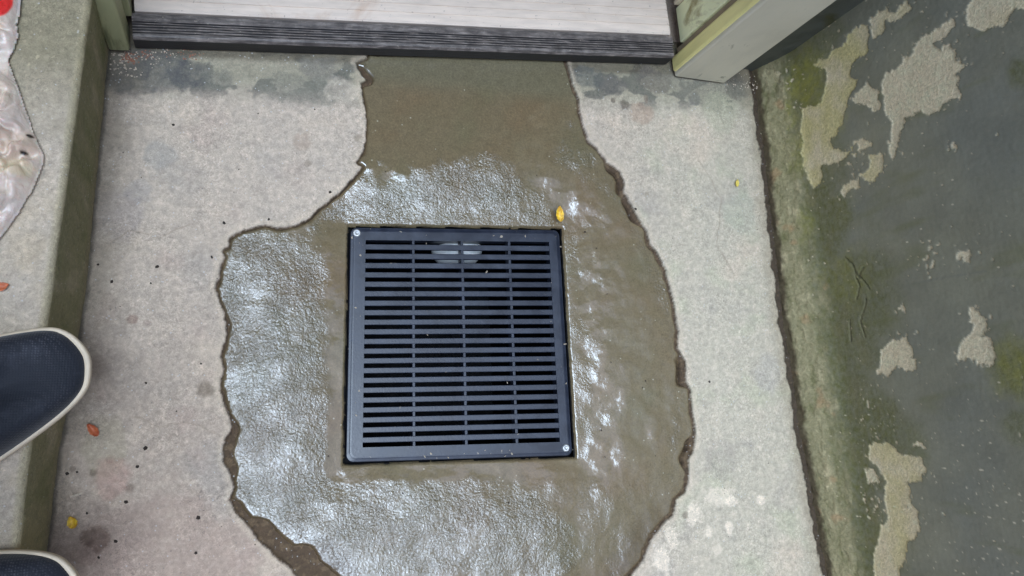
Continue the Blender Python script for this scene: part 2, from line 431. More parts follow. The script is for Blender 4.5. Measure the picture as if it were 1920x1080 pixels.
GOUT = np.array([gq(-.0085, -.0075), gq(1.013, -.0075), gq(1.013, 1.0075), gq(-.0085, 1.0075)])
def build_mortar():
    st = 0.0014
    xs = np.arange(HOLE[:, 0].min(), HOLE[:, 0].max(), st); ys = np.arange(-0.47, HOLE[:, 1].max(), st)
    X, Y = np.meshgrid(xs, ys); sh = X.shape
    D = sdist(X, Y, HOLE)
    G = sdist(X, Y, GOUT) + .0016 * fbm(X, Y, .018, 4, 70, .6)
    # width of the open groove between slab and mortar
    gw = -0.0012 + 0.005 * np.clip(fbm(X, Y, 0.045, 3, 71) + 0.15, 0, 1) + 0.0025 * fbm(X, Y, 0.012, 3, 72)
    for u, v, rr, wd in [(525, 1035, 95, .020), (600, 1075, 90, .032), (460, 975, 50, .008), (425, 840, 60, .009), (1265, 700, 45, .011), (1190, 390, 45, .010), (1160, 335, 50, .010), (690, 140, 30, .008), (1290, 850, 40, .010)]:
        c = un(u, v); gw = np.maximum(gw, wd * sstep(rr / 1400., rr / 2800., np.hypot(X - c[0], Y - c[1])))
    gw = gw + 0.0015 * fbm(X, Y, 0.02, 2, 74)
    I = -D - gw                                                    # >0 on mortar
    cx, cy = gq(.5, .5)
    zo = -0.0025 + 0.0012 * fbm(X, Y, 0.09, 3, 75); zg = GZ - 0.0015
    zo = zo - .0024 * sstep(gq(.9, .5)[0], gq(1.02, .5)[0], X) * sstep(gq(.5, -.15)[1], gq(.5, .1)[1], Y)
    t = np.clip(G / 0.095, 0, 1); t = t * (2 - t) * .55 + sstep(0, 1, t) * .45
    Z = zg + (zo - zg) * t
    Z += (0.0022 * fbm(X, Y, 0.075, 3, 77) + 0.0006 * fbm(X, Y, 0.025, 3, 76)) * sstep(0, .02, G)
    Z += -0.0065 * sstep(0.0045, -0.003, I)
    # where the trowel left it rough
    def reg(pts, soft):
        return sstep(soft, -soft, sdist(X, Y, poly2(pts)) + 0.02 * fbm(X, Y, 0.05, 3, 78))
    R = np.full(sh, 0.10)
    R = np.maximum(R, 1.0 * reg([(415, 440), (560, 440), (600, 480), (612, 620), (620, 700), (640, 860), (760, 905), (900, 900), (1010, 920), (1080, 1000), (1090, 1090), (640, 1090), (440, 930), (410, 700)], .018))
    R = np.maximum(R, 0.85 * reg([(680, 335), (760, 345), (830, 300), (960, 300), (1030, 370), (1040, 425), (760, 420), (700, 400), (600, 420), (560, 440), (600, 400)], .014))
    R = np.maximum(R, 0.45 * reg([(1062, 420), (1090, 440), (1080, 560), (1120, 640), (1105, 860), (1078, 850), (1062, 440)], .010))
    R = np.maximum(R, 0.55 * reg([(1060, 190), (1100, 250), (1180, 380), (1250, 520), (1290, 800), (1250, 950), (1270, 700), (1235, 540), (1150, 380), (1040, 300)], .014))
    R = np.maximum(R, 0.35 * reg([(1000, 900), (1250, 900), (1220, 1000), (1150, 1090), (1000, 1090)], .03))
    R *= 0.80 + 0.9 * fbm(X, Y, 0.045, 4, 79)
    tro = sstep(0.026, 0.018, G + 0.016 * fbm(X, Y, 0.045, 4, 80, .6)) * np.where(X < cx, 1, .3)   # smooth band struck along the grate
    R *= 1 - 0.9 * tro * (Y < gq(0, .12)[1])
    R = np.clip(R, 0.04, 1)
    Z += R * 0.00035 * fbm(X, Y, 0.009, 2, 81)
    C = np.zeros(sh + (3,)); C[:] = alb(110, 105, 88, .86)
    n = fbm(X, Y, 0.09, 4, 82)
    C = mixc(C, alb(112, 102, 84, .86), sstep(0, .5, n) * .7)
    C = mixc(C, alb(104, 104, 86, .86), sstep(0, .5, -n) * .7)
    C = mixc(C, alb(106, 108, 94, .86), sstep(.34, .375, Y + .006 * n) * .8)
    C = mixc(C, alb(78, 68, 52), sstep(.006, .0, I + .004 * n) * .75)
    C = mixc(C, alb(84, 72, 56), sstep(-.19, -.28, Y) * sstep(.05, .012, I + .01 * n) * .6)
    C *= (1 + .14 * fbm(X, Y, .012, 3, 84))[..., None]
    Z -= .005 * sstep(.0025, -.001, G)
    C = C * (1 - .22 * R)[..., None]
    keep = (I > -0.003) & (G > -.0012)
    V = np.stack([X.ravel(), Y.ravel(), Z.ravel()], 1)
    F = grid_faces(sh[1], sh[0], keep.ravel())
    V, F, at = compact(V, F, {'col': ('FLOAT_COLOR', np.clip(C.reshape(-1, 3), .01, .7)), 'rough': ('FLOAT', R.ravel())})
    o = mesh_obj('mortar_patch', V, F, M['mortar'], attrs=at)
    tag(o, 'fresh wet brown mortar patch trowelled around the black drain grate', 'mortar patch')
build_mortar()

# ------------------------------------------------------------------ right wall: painted concrete with peeled patches
WB = SEAM + np.array([0.0045, 0.0])                                   # foot of the wall
WA = np.array([xat(WB, -0.35), -0.35]); WC = np.array([xat(WB, 0.40), 0.40])
wdir = (WC - WA) / np.linalg.norm(WC - WA); wnor = np.array([-wdir[1], wdir[0]])   # points to -x
COVE = 0.022
def wall_pt(u, v):
    """pixel -> (along, height) on the wall face"""
    p0 = np.array([*(WA - wnor * COVE), 0.0]); p = unv(u, v, p0, np.array([wnor[0], wnor[1], 0]))
    return np.array([np.dot(p[:2] - WA, wdir), p[2]])
PEEL = [
 ([(1652,150),(1660,140),(1686,122),(1705,100),(1720,82),(1737,65),(1765,50),(1785,34),(1787,47),(1775,65),(1747,82),(1762,94),(1777,81),(1787,92),(1790,110),(1807,125),(1792,140),(1802,184),(1785,187),(1760,205),(1740,217),(1722,210),(1695,226),(1689,250),(1680,280),(1673,299),(1666,285),(1672,230),(1660,207),(1654,175)], 0.0),
 ([(1549,107),(1585,80),(1600,52),(1619,45),(1629,57),(1627,100),(1610,107),(1595,120),(1590,140),(1607,150),(1592,185),(1577,237),(1557,265),(1560,280),(1597,285),(1570,307),(1540,310),(1540,340),(1525,352),(1507,307),(1503,240),(1505,205),(1540,192),(1550,150),(1545,125),(1522,122)], 0.62),
 ([(1595,187),(1625,157),(1647,170),(1650,207),(1635,212),(1625,197)], 0.1),
 ([(1630,40),(1647,19),(1677,20),(1702,2),(1707,17),(1690,37),(1660,40),(1657,62),(1640,72)], 0.4),
 ([(1812,15),(1824,-6),(1830,-40),(1930,-40),(1940,22),(1920,20),(1902,17),(1880,47),(1840,60),(1820,47)], 0.15),
 ([(1577,360),(1582,345),(1610,337),(1612,350),(1600,352),(1585,366)], 0.3),
 ([(1612,327),(1632,315),(1627,292),(1655,287),(1657,322),(1630,345)], 0.4),
 ([(1600,265),(1620,259),(1640,267),(1638,276),(1610,280)], 0.2),
 ([(1795,475),(1803,469),(1810,473),(1817,468),(1822,480),(1815,495),(1806,484),(1797,490)], 0.0),
 ([(1791,667),(1801,650),(1825,610),(1811,587),(1815,575),(1830,577),(1850,602),(1850,617),(1840,630),(1857,632),(1866,662),(1862,686),(1845,685),(1815,672),(1800,677)], 0.05),
 ([(1645,702),(1652,660),(1677,637),(1702,635),(1710,655),(1707,675),(1720,676),(1716,692),(1702,695),(1685,687),(1660,705)], 0.0),
 ([(1627,830),(1665,832),(1690,852),(1727,857),(1737,885),(1727,905),(1702,905),(1705,935),(1722,965),(1722,1000),(1700,1022),(1700,1050),(1685,1070),(1690,1110),(1640,1110),(1637,1062),(1645,1022),(1650,992),(1667,975),(1660,927),(1662,902),(1647,877),(1627,865)], 0.45),
 ([(1619,875),(1645,887),(1649,907),(1630,905)], 0.0),
 ([(1712,840),(1722,827),(1736,839)], 0.0),
 ([(1684,580),(1690,568),(1698,578),(1696,588)], 0.0),
 ([(1783,272),(1790,266),(1795,285)], 0.0),
 ([(1448,128),(1470,138),(1466,155),(1450,150)], 0.5),
]
def build_wall():
    st = 0.0016
    ss = np.arange(-0.36, 0.86, st); zs = np.arange(-0.012, 0.62, st)
    S, Zz = np.meshgrid(ss, zs); sh = S.shape
    warp1 = fbm(S, Zz, 0.017, 5, 101, .62) * 0.0085; warp2 = fbm(S, Zz, 0.017, 5, 102, .62) * 0.0085
    C = np.zeros(sh + (3,)); K = 1.85
    C[:] = alb(92, 98, 92, K)
    n = fbm(S, Zz, 0.16, 5, 103)
    C = mixc(C, alb(84, 92, 92, K), sstep(-.05, .5, n) * .6)
    C = mixc(C, alb(99, 104, 94, K), sstep(.0, .5, -n) * .6)
    low = sstep(.24, .05, Zz + .08 * n)
    def at(u, v): return wall_pt(u, v)
    moss = np.zeros(sh)
    for u, v, rr, s in [(1565, 410, .055, .9), (1620, 560, .09, .75), (1640, 800, .08, .85), (1600, 640, .08, .7), (1530, 100, .07, .65), (1560, 300, .05, .5), (1590, 960, .05, .6), (1700, 830, .05, .6), (1910, 690, .045, .8), (1915, 800, .03, .6), (1910, 135, .02, .7), (1480, 230, .05, .5)]:
        p = at(u, v); d = np.hypot(S - p[0], (Zz - p[1]) * 1.1) / rr + .45 * fbm(S, Zz, .045, 4, 105)
        moss = np.maximum(moss, s * sstep(1.15, .35, d))
    moss = np.maximum(moss, .80 * sstep(.19, .07, Zz + .08 * fbm(S, Zz, .07, 5, 106, .62) ) * sstep(-.55, .30, fbm(S, Zz, .035, 5, 104, .62)))
    moss = np.maximum(moss, .88 * sstep(.125, .085, Zz + .05 * fbm(S, Zz, .05, 5, 128, .62)))
    moss = moss * (0.72 + 0.6 * fbm(S, Zz, 0.008, 3, 107))
    C = mixc(C, alb(70, 76, 44, K), np.clip(moss, 0, .92))
    C = mixc(C, alb(92, 92, 70, K), low * .35 * sstep(-.2, .5, fbm(S, Zz, .03, 4, 108)))
    n3 = fbm(S * .55, Zz * 1.8, .01, 3, 109)
    C = C * (1 + .10 * n3 + .20 * fbm(S, Zz * .5, .045, 5, 110, .6))[..., None]
    C = mixc(C, alb(78, 84, 60, K), sstep(.12, .5, fbm(S * 1.6, Zz * .35, .05, 4, 113)) * .45)
    bm_ = np.zeros(sh)
    for u, v, rr, s_ in [(1510, 150, .05, .8), (1480, 300, .045, .8), (1545, 210, .05, .6), (1470, 220, .04, .8), (1500, 420, .04, .5), (1590, 520, .05, .35), (1905, 690, .04, .5)]:
        p = at(u, v); bm_ = np.maximum(bm_, s_ * sstep(1.2, .3, np.hypot(S - p[0], Zz - p[1]) / rr + .6 * fbm(S, Zz, .03, 5, 130, .65)))
    C = mixc(C, alb(116, 122, 58, K * .8), np.clip(bm_ * (.7 + .9 * fbm(S, Zz, .012, 4, 131, .65)), 0, .9))
    # peeled patches
    bare = np.zeros(sh); tint = np.zeros(sh)
    for pts, mo in PEEL:
        P = np.array([at(u, v) for u, v in pts])
        d = sdist(S + warp1, Zz + warp2, P) + fbm(S, Zz, .011, 4, 111, .65) * .0042
        b = sstep(.0008, -.0008, d)
        b = np.maximum(b, sstep(.014, .002, d) * sstep(.40, .50, fbm(S, Zz, .0075, 3, 127)))
        bare = np.maximum(bare, b)
        tint = np.maximum(tint, b * mo * sstep(-.5, .35, fbm(S, Zz, .05, 4, 112) + (mo - .5)))
    # flaked-off specks
    sp = fbm(S, Zz, .0085, 2, 114)
    dens = np.zeros(sh)
    for u, v, rr, s in [(1740, 485, .028, .42), (1600, 300, .04, .26), (1700, 640, .05, .16), (1640, 780, .05, .2), (1630, 940, .035, .3), (1730, 120, .09, .08), (1560, 60, .07, .12), (1850, 480, .02, .2), (1480, 170, .05, .24)]:
        p = at(u, v); dens = np.maximum(dens, s * sstep(1.3, .2, np.hypot(S - p[0], Zz - p[1]) / rr))
    bare = np.maximum(bare, sstep(.60, .66, sp + dens * 1.1))
    bare *= 1 - .8 * sstep(.56, .66, fbm(S, Zz, .010, 3, 129))
    # the unpainted, crumbling foot of the wall
    foot = sstep(.066, .034, Zz + .034 * fbm(S * .6, Zz, .035, 5, 115, .66) + .012 * fbm(S, Zz, .01, 3, 116))
    fm = fbm(S * .55, Zz, .018, 5, 117, .62)
    bare_c = np.zeros(sh + (3,)); bare_c[:] = alb(194, 193, 176, K * .60)
    bare_c = bare_c * (1 + .16 * fbm(S, Zz, .016, 5, 118, .65))[..., None]
    bare_c = mixc(bare_c, alb(158, 160, 104, K * .72), np.clip(tint, 0, .9))
    C = C * (1 - bare[..., None]) + bare_c * bare[..., None]
    foot_c = np.zeros(sh + (3,)); foot_c[:] = alb(128, 130, 108, K * .66)
    foot_c = mixc(foot_c, alb(172, 170, 148, K * .66), sstep(.1, .5, fm) * .8)
    foot_c = mixc(foot_c, alb(94, 100, 70, K * .66), sstep(.0, .5, -fm) * .8)
    foot_c = mixc(foot_c, alb(142, 122, 98, K * .72), sstep(.25, .5, fbm(S, Zz, .04, 3, 119)) * .6)
    C = mixc(C, (0, 0, 0), foot * (1 - .55 * bare) * 0) if False else C * (1 - (foot * .9)[..., None]) + foot_c * (foot * .9)[..., None]
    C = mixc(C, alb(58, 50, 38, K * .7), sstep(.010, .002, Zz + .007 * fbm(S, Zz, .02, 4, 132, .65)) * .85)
    # pale spatter near the bottom right, and cracks
    spt = fbm(S * 1.0, Zz * .55, .0036, 1, 121)
    p = at(1830, 980); z1 = sstep(1.3, .3, np.hypot((S - p[0]) / 1.2, Zz - p[1]) / .13)
    p = at(1650, 860); z2 = sstep(1.3, .3, np.hypot((S - p[0]) / 1.6, Zz - p[1]) / .09)
    C = mixc(C, alb(186, 188, 176, K * .78), sstep(.70, .85, spt + .16 * np.maximum(z1, z2) * (1 + fbm(S, Zz, .03, 3, 126)) - .06) * .7)
    relief = np.zeros(sh)
    for pts in ([(1585, 480), (1600, 500), (1611, 538), (1607, 560)], [(1605, 510), (1630, 540)], [(1624, 562), (1614, 600), (1622, 632)], [(1593, 600), (1596, 640)], [(1610, 520), (1618, 500)]):
        L = np.array([at(u, v) for u, v in pts])
        d = ldist(S + warp1 * .5, Zz + warp2 * .5, L)
        C = mixc(C, alb(24, 28, 20), sstep(.0018, .0006, d) * .55)
        d2 = ldist(S + warp1 * .5 + .003, Zz + warp2 * .5 + .002, L)
        C = mixc(C, alb(140, 146, 118), sstep(.002, .0008, d2) * .55)
        relief -= .0012 * sstep(.002, .0005, d)
    # horizontal scratch
    L = np.array([at(u, v) for u, v in [(1700, 535), (1760, 522), (1850, 508)]])
    C = mixc(C, alb(120, 128, 128), sstep(.0018, .0005, ldist(S, Zz + warp2 * .3, L)) * .4)
    off = COVE * sstep(-.02, .075, Zz) ** .8                        # sloping foot
    dep = -off - .0011 * bare + .0012 * fbm(S, Zz, .1, 3, 123) + relief
    dep += foot * (.0022 * fm + .0012 * fbm(S, Zz, .009, 3, 124)) + .00025 * fbm(S, Zz, .006, 2, 125)
    base_x = WA[0] + S * wdir[0]; base_y = WA[1] + S * wdir[1]
    wig = xat(WB, base_y) - base_x; wig = wig * sstep(.09, 0, Zz)
    P = np.stack([base_x + wnor[0] * dep + wig, base_y + wnor[1] * dep, Zz], -1)
    V = P.reshape(-1, 3); F = grid_faces(sh[1], sh[0])[:, ::-1]
    k = len(V)
    # the same wall going on up and back, and its thickness
    def W(s, z, d): return (WA[0] + s * wdir[0] + wnor[0] * d, WA[1] + s * wdir[1] + wnor[1] * d, z)
    zt = 1.06; d0 = -COVE; sA, sB = ss[0], ss[-1]; z0, z1 = zs[0], zs[-1]
    ex = [W(-1.0, z0, d0), W(sA, z0, d0), W(sA, z1, d0), W(-1.0, z1, d0),
          W(-1.0, z1, d0), W(sB, z1, d0), W(sB, zt, d0), W(-1.0, zt, d0),
          W(-1.0, zt, d0), W(sB, zt, d0), W(sB, zt, d0 - .2), W(-1.0, zt, d0 - .2)]
    V = np.concatenate([V, np.array(ex)])
    F = np.concatenate([F, np.arange(k, k + 12).reshape(-1, 4)])
    Ca = np.concatenate([np.clip(C.reshape(-1, 3), .008, .7), np.tile(alb(88, 97, 96, K), (12, 1))])
    gl = np.concatenate([np.clip(np.maximum(np.maximum(bare, foot), moss), 0, 1).ravel(), np.zeros(12)])
    t = NT('peeling_paint'); v = t.coord(); c = t.attr('col').outputs['Color']
    n1 = t.noise(v, 260, 4, .6, .6); n2 = t.noise(v, 900, 2, .5)
    ba = t.attr('bare').outputs['Fac']
    c = t.mix(t.math('ADD', t.math('MULTIPLY', ba, .7), .3), c, t.mix(1., c, t.ramp(n1, [(.3, (.78, .79, .75)), (.7, (1.2, 1.2, 1.18))]), 'MULTIPLY'))
    rg = t.math('ADD', t.math('MULTIPLY', ba, .38), t.math('ADD', t.math('MULTIPLY', n1, .2), .36))
    t.setp(Base_Color=c, Roughness=rg, Normal=t.bump(t.math('ADD', n1, t.math('MULTIPLY', n2, .4)), t.math('ADD', t.math('MULTIPLY', ba, .5), .12), .002))
    t.b.inputs['Specular IOR Level'].default_value = .4
    M['wall'] = t.m
    o = mesh_obj('retaining_wall', V, F, t.m, attrs={'col': ('FLOAT_COLOR', Ca), 'bare': ('FLOAT', gl)})
    tag(o, 'slate grey painted wall on the right with peeling pale patches and moss', 'wall')
build_wall()

# ------------------------------------------------------------------ stairs on the left
SZ = 0.155
def build_steps():
    root = empty('concrete_stairs', (-0.5, 0, 0))
    tag(root, 'mossy green concrete stairs coming down at the left', 'stairs')
    TOPE = poly2([(172, -10), (168, 20), (150, 150), (130, 300), (97, 540), (72, 720), (50, 885), (35, 1030), (15, 1180), (-30, 1500)], SZ)
    st = 0.0016
    ys = np.arange(-0.62, 0.375, st)
    # profile across the step: from the back of the tread over a worn nosing down the riser
    back = 0.30; a1 = np.arange(back, 0.008, -st); nose = np.linspace(0, 1, 9)[1:-1]; a2 = np.linspace(0.008, SZ + 0.012, 100)
    m = len(a1) + len(nose) + len(a2)
    Yg = np.repeat(ys[:, None], m, 1)
    ex = xat(TOPE, ys); fx = xat(RISER, ys)
    Xg = np.zeros_like(Yg); Zg = np.zeros_like(Yg); T = np.zeros_like(Yg)     # T: 0 tread .. 1 riser
    D = np.zeros_like(Yg)                                                     # running distance, edge = 0
    i = 0
    for a in a1: Xg[:, i] = ex - a; Zg[:, i] = SZ; D[:, i] = -a; i += 1
    for q in nose:
        th = q * math.pi / 2
        Xg[:, i] = ex - .008 + .008 * math.sin(th); Zg[:, i] = SZ - .008 + .008 * math.cos(th); T[:, i] = q; D[:, i] = -.004 + q * .008; i += 1
    for a in a2:
        f = (a - .008) / (SZ - .008)
        Xg[:, i] = ex + (fx - ex) * np.clip(f, 0, 1); Zg[:, i] = SZ - a; T[:, i] = 1; D[:, i] = a; i += 1
    bump = fbm(Yg, D, .03, 4, 141) * .0012 + fbm(Yg, D, .006, 2, 142) * .0005
    Zg += bump * (1 - T); Xg += bump * T
    tread = np.zeros(Yg.shape + (3,)); tread[:] = alb(181, 179, 172, .85)
    n = fbm(Yg, D, .08, 5, 143)
    tread = mixc(tread, alb(158, 157, 147, .85), sstep(0, .5, n) * .6)
    tread = mixc(tread, alb(190, 184, 166), sstep(0, .5, -n) * .6)
    tread = mixc(tread, alb(132, 132, 112, .85), sstep(.16, .30, Yg + .05 * n) * .85)
    tread = mixc(tread, alb(150, 146, 134), sstep(-.12, -.25, Yg + .05 * n) * .7)
    tread = tread * (1 + .20 * fbm(Yg, D, .02, 4, 148, .65) + .26 * fbm(Yg, D, .006, 3, 144))[..., None]
    tread = mixc(tread, alb(206, 202, 178), sstep(.5, .7, fbm(Yg, D, .007, 2, 145)) * .6)
    ris = np.zeros_like(tread); ris[:] = alb(104, 108, 84, 1.4)
    n2 = fbm(Yg, D * .25, .035, 4, 146)
    ris = mixc(ris, alb(86, 94, 62, 1.4), sstep(0, .5, n2) * .8)
    ris = mixc(ris, alb(128, 128, 112, 1.4), sstep(.1, .5, -n2) * .7)
    ris = mixc(ris, alb(140, 138, 118, 1.1), sstep(.125, .15, D + .012 * n2) * .55)
    ris = mixc(ris, alb(120, 122, 100, 1.15), sstep(-.1, -.3, Yg) * .5)
    ris = ris * (1 + .16 * fbm(Yg * 2, D * .5, .01, 3, 147))[..., None]
    C = tread * (1 - T[..., None]) + ris * T[..., None]
    edge = np.exp(-(D / .006) ** 2)
    C = mixc(C, alb(176, 174, 152), edge * .5)
    C = np.clip(C, .01, .7)
    V = np.stack([Xg.ravel(), Yg.ravel(), Zg.ravel()], 1) - np.array([-0.5, 0, 0])
    F = grid_faces(m, len(ys))
    mesh_obj('step', V, F, M['step'], root, attrs={'col': ('FLOAT_COLOR', C.reshape(-1, 3))})
    for k in range(1, 6):
        x1 = -0.755 - .28 * (k - 1); x0 = x1 - .30
        o = prism('step', [(x0 + .5, -1.28), (x1 + .5, -1.28), (x1 + .5, .372), (x0 + .5, .372)], -.02, SZ * (k + 1), M['dry'], root, .006)
    prism('step', [(-.26, -1.28), (.018, -1.28), (.018, -.6205), (-.26, -.6205)], -.02, SZ, M['dry'], root, .006)
build_steps()

# ------------------------------------------------------------------ house wall, door frame, threshold
FL = un(1262, 146, 0.0)[:2]; FR = un(1355, 159, 0.0)[:2]            # foot of the right casing
JL = un(204, 95, 0.008)[:2]; JR = un(244, 95, 0.008)[:2]            # foot of the left casing
dv = (FL - JR) / np.linalg.norm(FL - JR); bk = np.array([-dv[1], dv[0]])
M['slate'] = mat_plain('slate_paint', alb(70, 78, 76, 1.1), .6, .2, 30, dirt=(14, .52, .12, tuple(alb(58, 62, 40, 1.1))))
def build_house():
    V = []; Fc = []
    def bx(a, b, t, z0, z1):
        q = [a, b, b + bk * t, a + bk * t]; k = len(V)
        V.extend([(p[0], p[1], z0) for p in q] + [(p[0], p[1], z1) for p in q])
        Fc.extend([[k + 3, k + 2, k + 1, k], [k + 4, k + 5, k + 6, k + 7]] + [[k + i, k + (i + 1) % 4, k + 4 + (i + 1) % 4, k + 4 + i] for i in range(4)])
    a = JL + bk * .012
    bx(a - dv * 2.6, a - dv * .002, .2, -.02, 2.9)
    b = FR + bk * .028 + dv * .003
    bx(b, b + dv * 2.2, .2, -.02, 2.9)
    bx(a, b, .2, 2.081, 2.899)
    o = mesh_obj('house_wall', V, Fc, M['slate'], smooth=False)
    tag(o, 'dark grey house wall behind the cream door frame at the corner', 'wall')
build_house()
def build_frame():
    root = empty('door_frame', (float(FL[0]), float(FL[1]), 0))
    off = FL.copy()
    tag(root, 'weathered door frame of cream and green painted boards either side of the threshold', 'door frame')
    grey = mat_plain('casing_paint', alb(170, 176, 168, 1.3), .5, .07, 22, (1, 1, .5), .0005, dirt=(45, .63, .1, tuple(alb(120, 126, 112))))
    cream = mat_plain('cream_paint', alb(220, 214, 176, 1.4), .5, .10, 20, (1, 1, .4), .0006, dirt=(22, .57, .14, tuple(alb(140, 132, 78))))
    lime = mat_plain('algae_cream_paint', alb(204, 204, 148, 1.25), .5, .12, 24, (1, 1, .3), .0006)
    white = mat_plain('white_strip', alb(222, 222, 208), .4, .05)
    brown = mat_plain('brown_timber', alb(132, 98, 70), .7, .2, 30, (4, 4, .4))
    green = mat_plain('algae_green_paint', alb(136, 146, 118, 1.2), .6, .16, 26, (2, 2, .35), .001, dirt=(18, .52, .14, tuple(alb(96, 106, 74))))
    gap = mat_plain('grey_brown_gap', alb(150, 144, 126), .8, .15)  # grey-brown filler set back between casing and jamb
    def pr(nm, o, u0, u1, v0, v1, z0, z1, m, bev=.002, lab=None):
        foot = [o + dv * u0 + bk * v0, o + dv * u1 + bk * v0, o + dv * u1 + bk * v1, o + dv * u0 + bk * v1]
        q = prism(nm, [p - off for p in foot], z0, z1, m, root, bev)
        if lab: q['label'] = lab
        return q
    w = np.linalg.norm(FR - FL)
    # right side
    fdir = (FR - FL) / w
    foot = [FL, FR, FR + bk * .026, FL + bk * .026]
    q = prism('casing', [p - off for p in foot], .004, 2.08, grey, root, .003); q['label'] = 'pale grey casing board'
    pr('edge_bead', FL, -.0035, .010, .006, .030, .006, 2.078, lime, .004, 'yellow green rounded edge of the casing')
    pr('gap_strip', FL, .006, .03, .0305, .043, .012, 2.07, gap, 0)
    pr('jamb', FL, .001, .03, .0435, .100, .030, 2.07, cream, .002, 'stained cream jamb board')
    pr('stop_strip', FL, -.006, .02, .1005, .106, .038, 2.07, white, .001, 'thin white weather strip')
    pr('timber_edge', FL, .006, .06, .1065, .118, .034, 2.07, brown, .002, 'bare brown timber')
    pr('timber_edge', FL, -.001, .06, .1185, .130, .034, 2.07, brown, .002)
    # left side
    pr('casing', JL, .0, np.linalg.norm(JR - JL), 0.0, .032, .008, 2.08, green, .003, 'algae green casing board')
    pr('jamb', JR, -.022, .006, .0325, .062, .033, 2.07, green, .002, 'green jamb board')
    pr('stop_strip', JR, -.02, .016, .0625, .12, .036, 2.07, cream, .002)
    # head
    q = [JL + bk * .0, FR + bk * .0, FR + bk * .026, JL + bk * .026]
    prism('head_casing', [p - off for p in q], 2.0805, 2.17, grey, root, .003)
build_frame()

def build_sill():
    A = un(249, 72, .03)[:2]; B = un(1264, 107, .03)[:2]
    d = (B - A) / np.linalg.norm(B - A); n = np.array([-d[1], d[0]]); L = np.linalg.norm(B - A)
    root = empty('door_threshold', (float(A[0]), float(A[1]), 0))
    root.rotation_euler.z = math.atan2(d[1], d[0])
    tag(root, 'worn door threshold with black nosing and white ribbed plate at the top', 'threshold')
    depth = abs(np.dot(un(265, 23, .032)[:2] - A, n)); depth2 = abs(np.dot(un(1255, 68, .032)[:2] - A, n))
    dp = (depth + depth2) / 2
    def extr(nm, prof, x0, x1, mat, nseg=60):
        V = []; Fc = []; k = len(prof)
        for i in range(nseg + 1):
            x = x0 + (x1 - x0) * i / nseg
            for (y, z) in prof: V.append((x, y, z + .0004 * math.sin(x * 19 + y * 40) + random.uniform(-.00012, .00012)))
        for i in range(nseg):
            for j in range(k):
                a = i * k + j; b = i * k + (j + 1) % k
                Fc.append([a, b, b + k, a + k][::-1])
        Fc.append(list(range(k))); Fc.append(list(range(nseg * k, nseg * k + k))[::-1])
        return mesh_obj(nm, V, Fc, mat, root, smooth=False)
    # black nosing: vertical face, ribbed top
    prof = [(0, .0045), (0, .026), (.0025, .0298), (.005, .0303)]
    y = .006
    while y < dp * .60:
        prof += [(y, .0303), (y + .0009, .0288), (y + .0016, .0288), (y + .0024, .0303)]; y += .0036
    y = dp * .62
    prof += [(y, .0303), (y + .001, .0322), (dp - .0015, .0326), (dp - .001, .0300), (dp, .0300), (dp, .0045)]
    t = NT('worn_black_nosing'); v = t.coord((.12, 1, 1)); v2 = t.coord()
    n1 = t.noise(v, 300, 5, .65, .3); n2 = t.noise(v2, 45, 6, .7, .8); n3 = t.noise(v2, 260, 3, .6)
    wear = t.math('MULTIPLY', t.ramp(n1, [(.38, (.1, .1, .1)), (.75, (.9, .9, .9))]), t.ramp(n2, [(.36, (.25, .25, .25)), (.66, (1, 1, 1))]))
    geo = t.n('NewGeometry'); sep = t.n('SeparateXYZ'); t.l(geo.outputs['Normal'], sep.inputs[0])
    topf = t.math('GREATER_THAN', sep.outputs[2], .5)
    wear = t.math('MULTIPLY', wear, t.math('ADD', t.math('MULTIPLY', topf, .85), .08))
    c = t.mix(wear, tuple(alb(58, 56, 58)), tuple(alb(180, 180, 184)))
    c = t.mix(t.math('MULTIPLY', t.ramp(n3, [(.66, (0, 0, 0)), (.74, (1, 1, 1))]), .5), c, tuple(alb(205, 205, 200)))
    dk = t.math('SUBTRACT', 1.0, topf); c = t.mix(t.math('MULTIPLY', dk, .75), c, (.012, .012, .013))
    t.setp(Base_Color=c, Roughness=.55, Normal=t.bump(n1, .4, .0015))
    extr('nosing', prof, 0.0, L, t.m)
    # white ribbed plate behind
    prof = [(dp + .0008, .006), (dp + .0008, .0335), (dp + .003, .0352)]
    y = dp + .014
    prof.append((y, .0358))
    while y < dp + .20:
        prof += [(y, .0358), (y + .0005, .0346), (y + .0015, .0346), (y + .0020, .0358)]; y += .0125
    prof += [(dp + .22, .0360), (dp + .22, .006)]
    t = NT('white_plate'); v = t.coord((.15, 1, 1)); v2 = t.coord()
    n1 = t.noise(v, 160, 5, .6, .3); n2 = t.noise(v2, 11, 5, .65, .7)
    c = t.mix(1., tuple(alb(228, 226, 224)), t.ramp(n1, [(.3, (.86, .86, .86)), (.65, (1.04, 1.04, 1.04))]), 'MULTIPLY')
    c = t.mix(t.math('MULTIPLY', t.ramp(n2, [(.56, (0, 0, 0)), (.72, (1, 1, 1))]), .55), c, tuple(alb(190, 160, 134)))
    n3 = t.noise(v2, 240, 2, .6)
    c = t.mix(t.math('MULTIPLY', t.ramp(n3, [(.68, (0, 0, 0)), (.74, (1, 1, 1))]), .5), c, tuple(alb(110, 100, 92)))
    t.setp(Base_Color=c, Roughness=.5, Normal=t.bump(n1, .3, .001))
    extr('plate', prof, .004, L - .004, t.m)
    # door leaf standing shut behind the threshold
    M['doorp'] = mat_plain('door_paint', alb(150, 150, 140), .5, .06)
    q = [A + n * (dp + .215) + d * .02, A + n * (dp + .215) + d * (L - .012), A + n * (dp + .255) + d * (L - .012), A + n * (dp + .255) + d * .02]
    o = prism('door', q, .045, 2.06, M['doorp'], None, .003)
    tag(o, 'shut grey door leaf behind the white threshold plate', 'door')
build_sill()

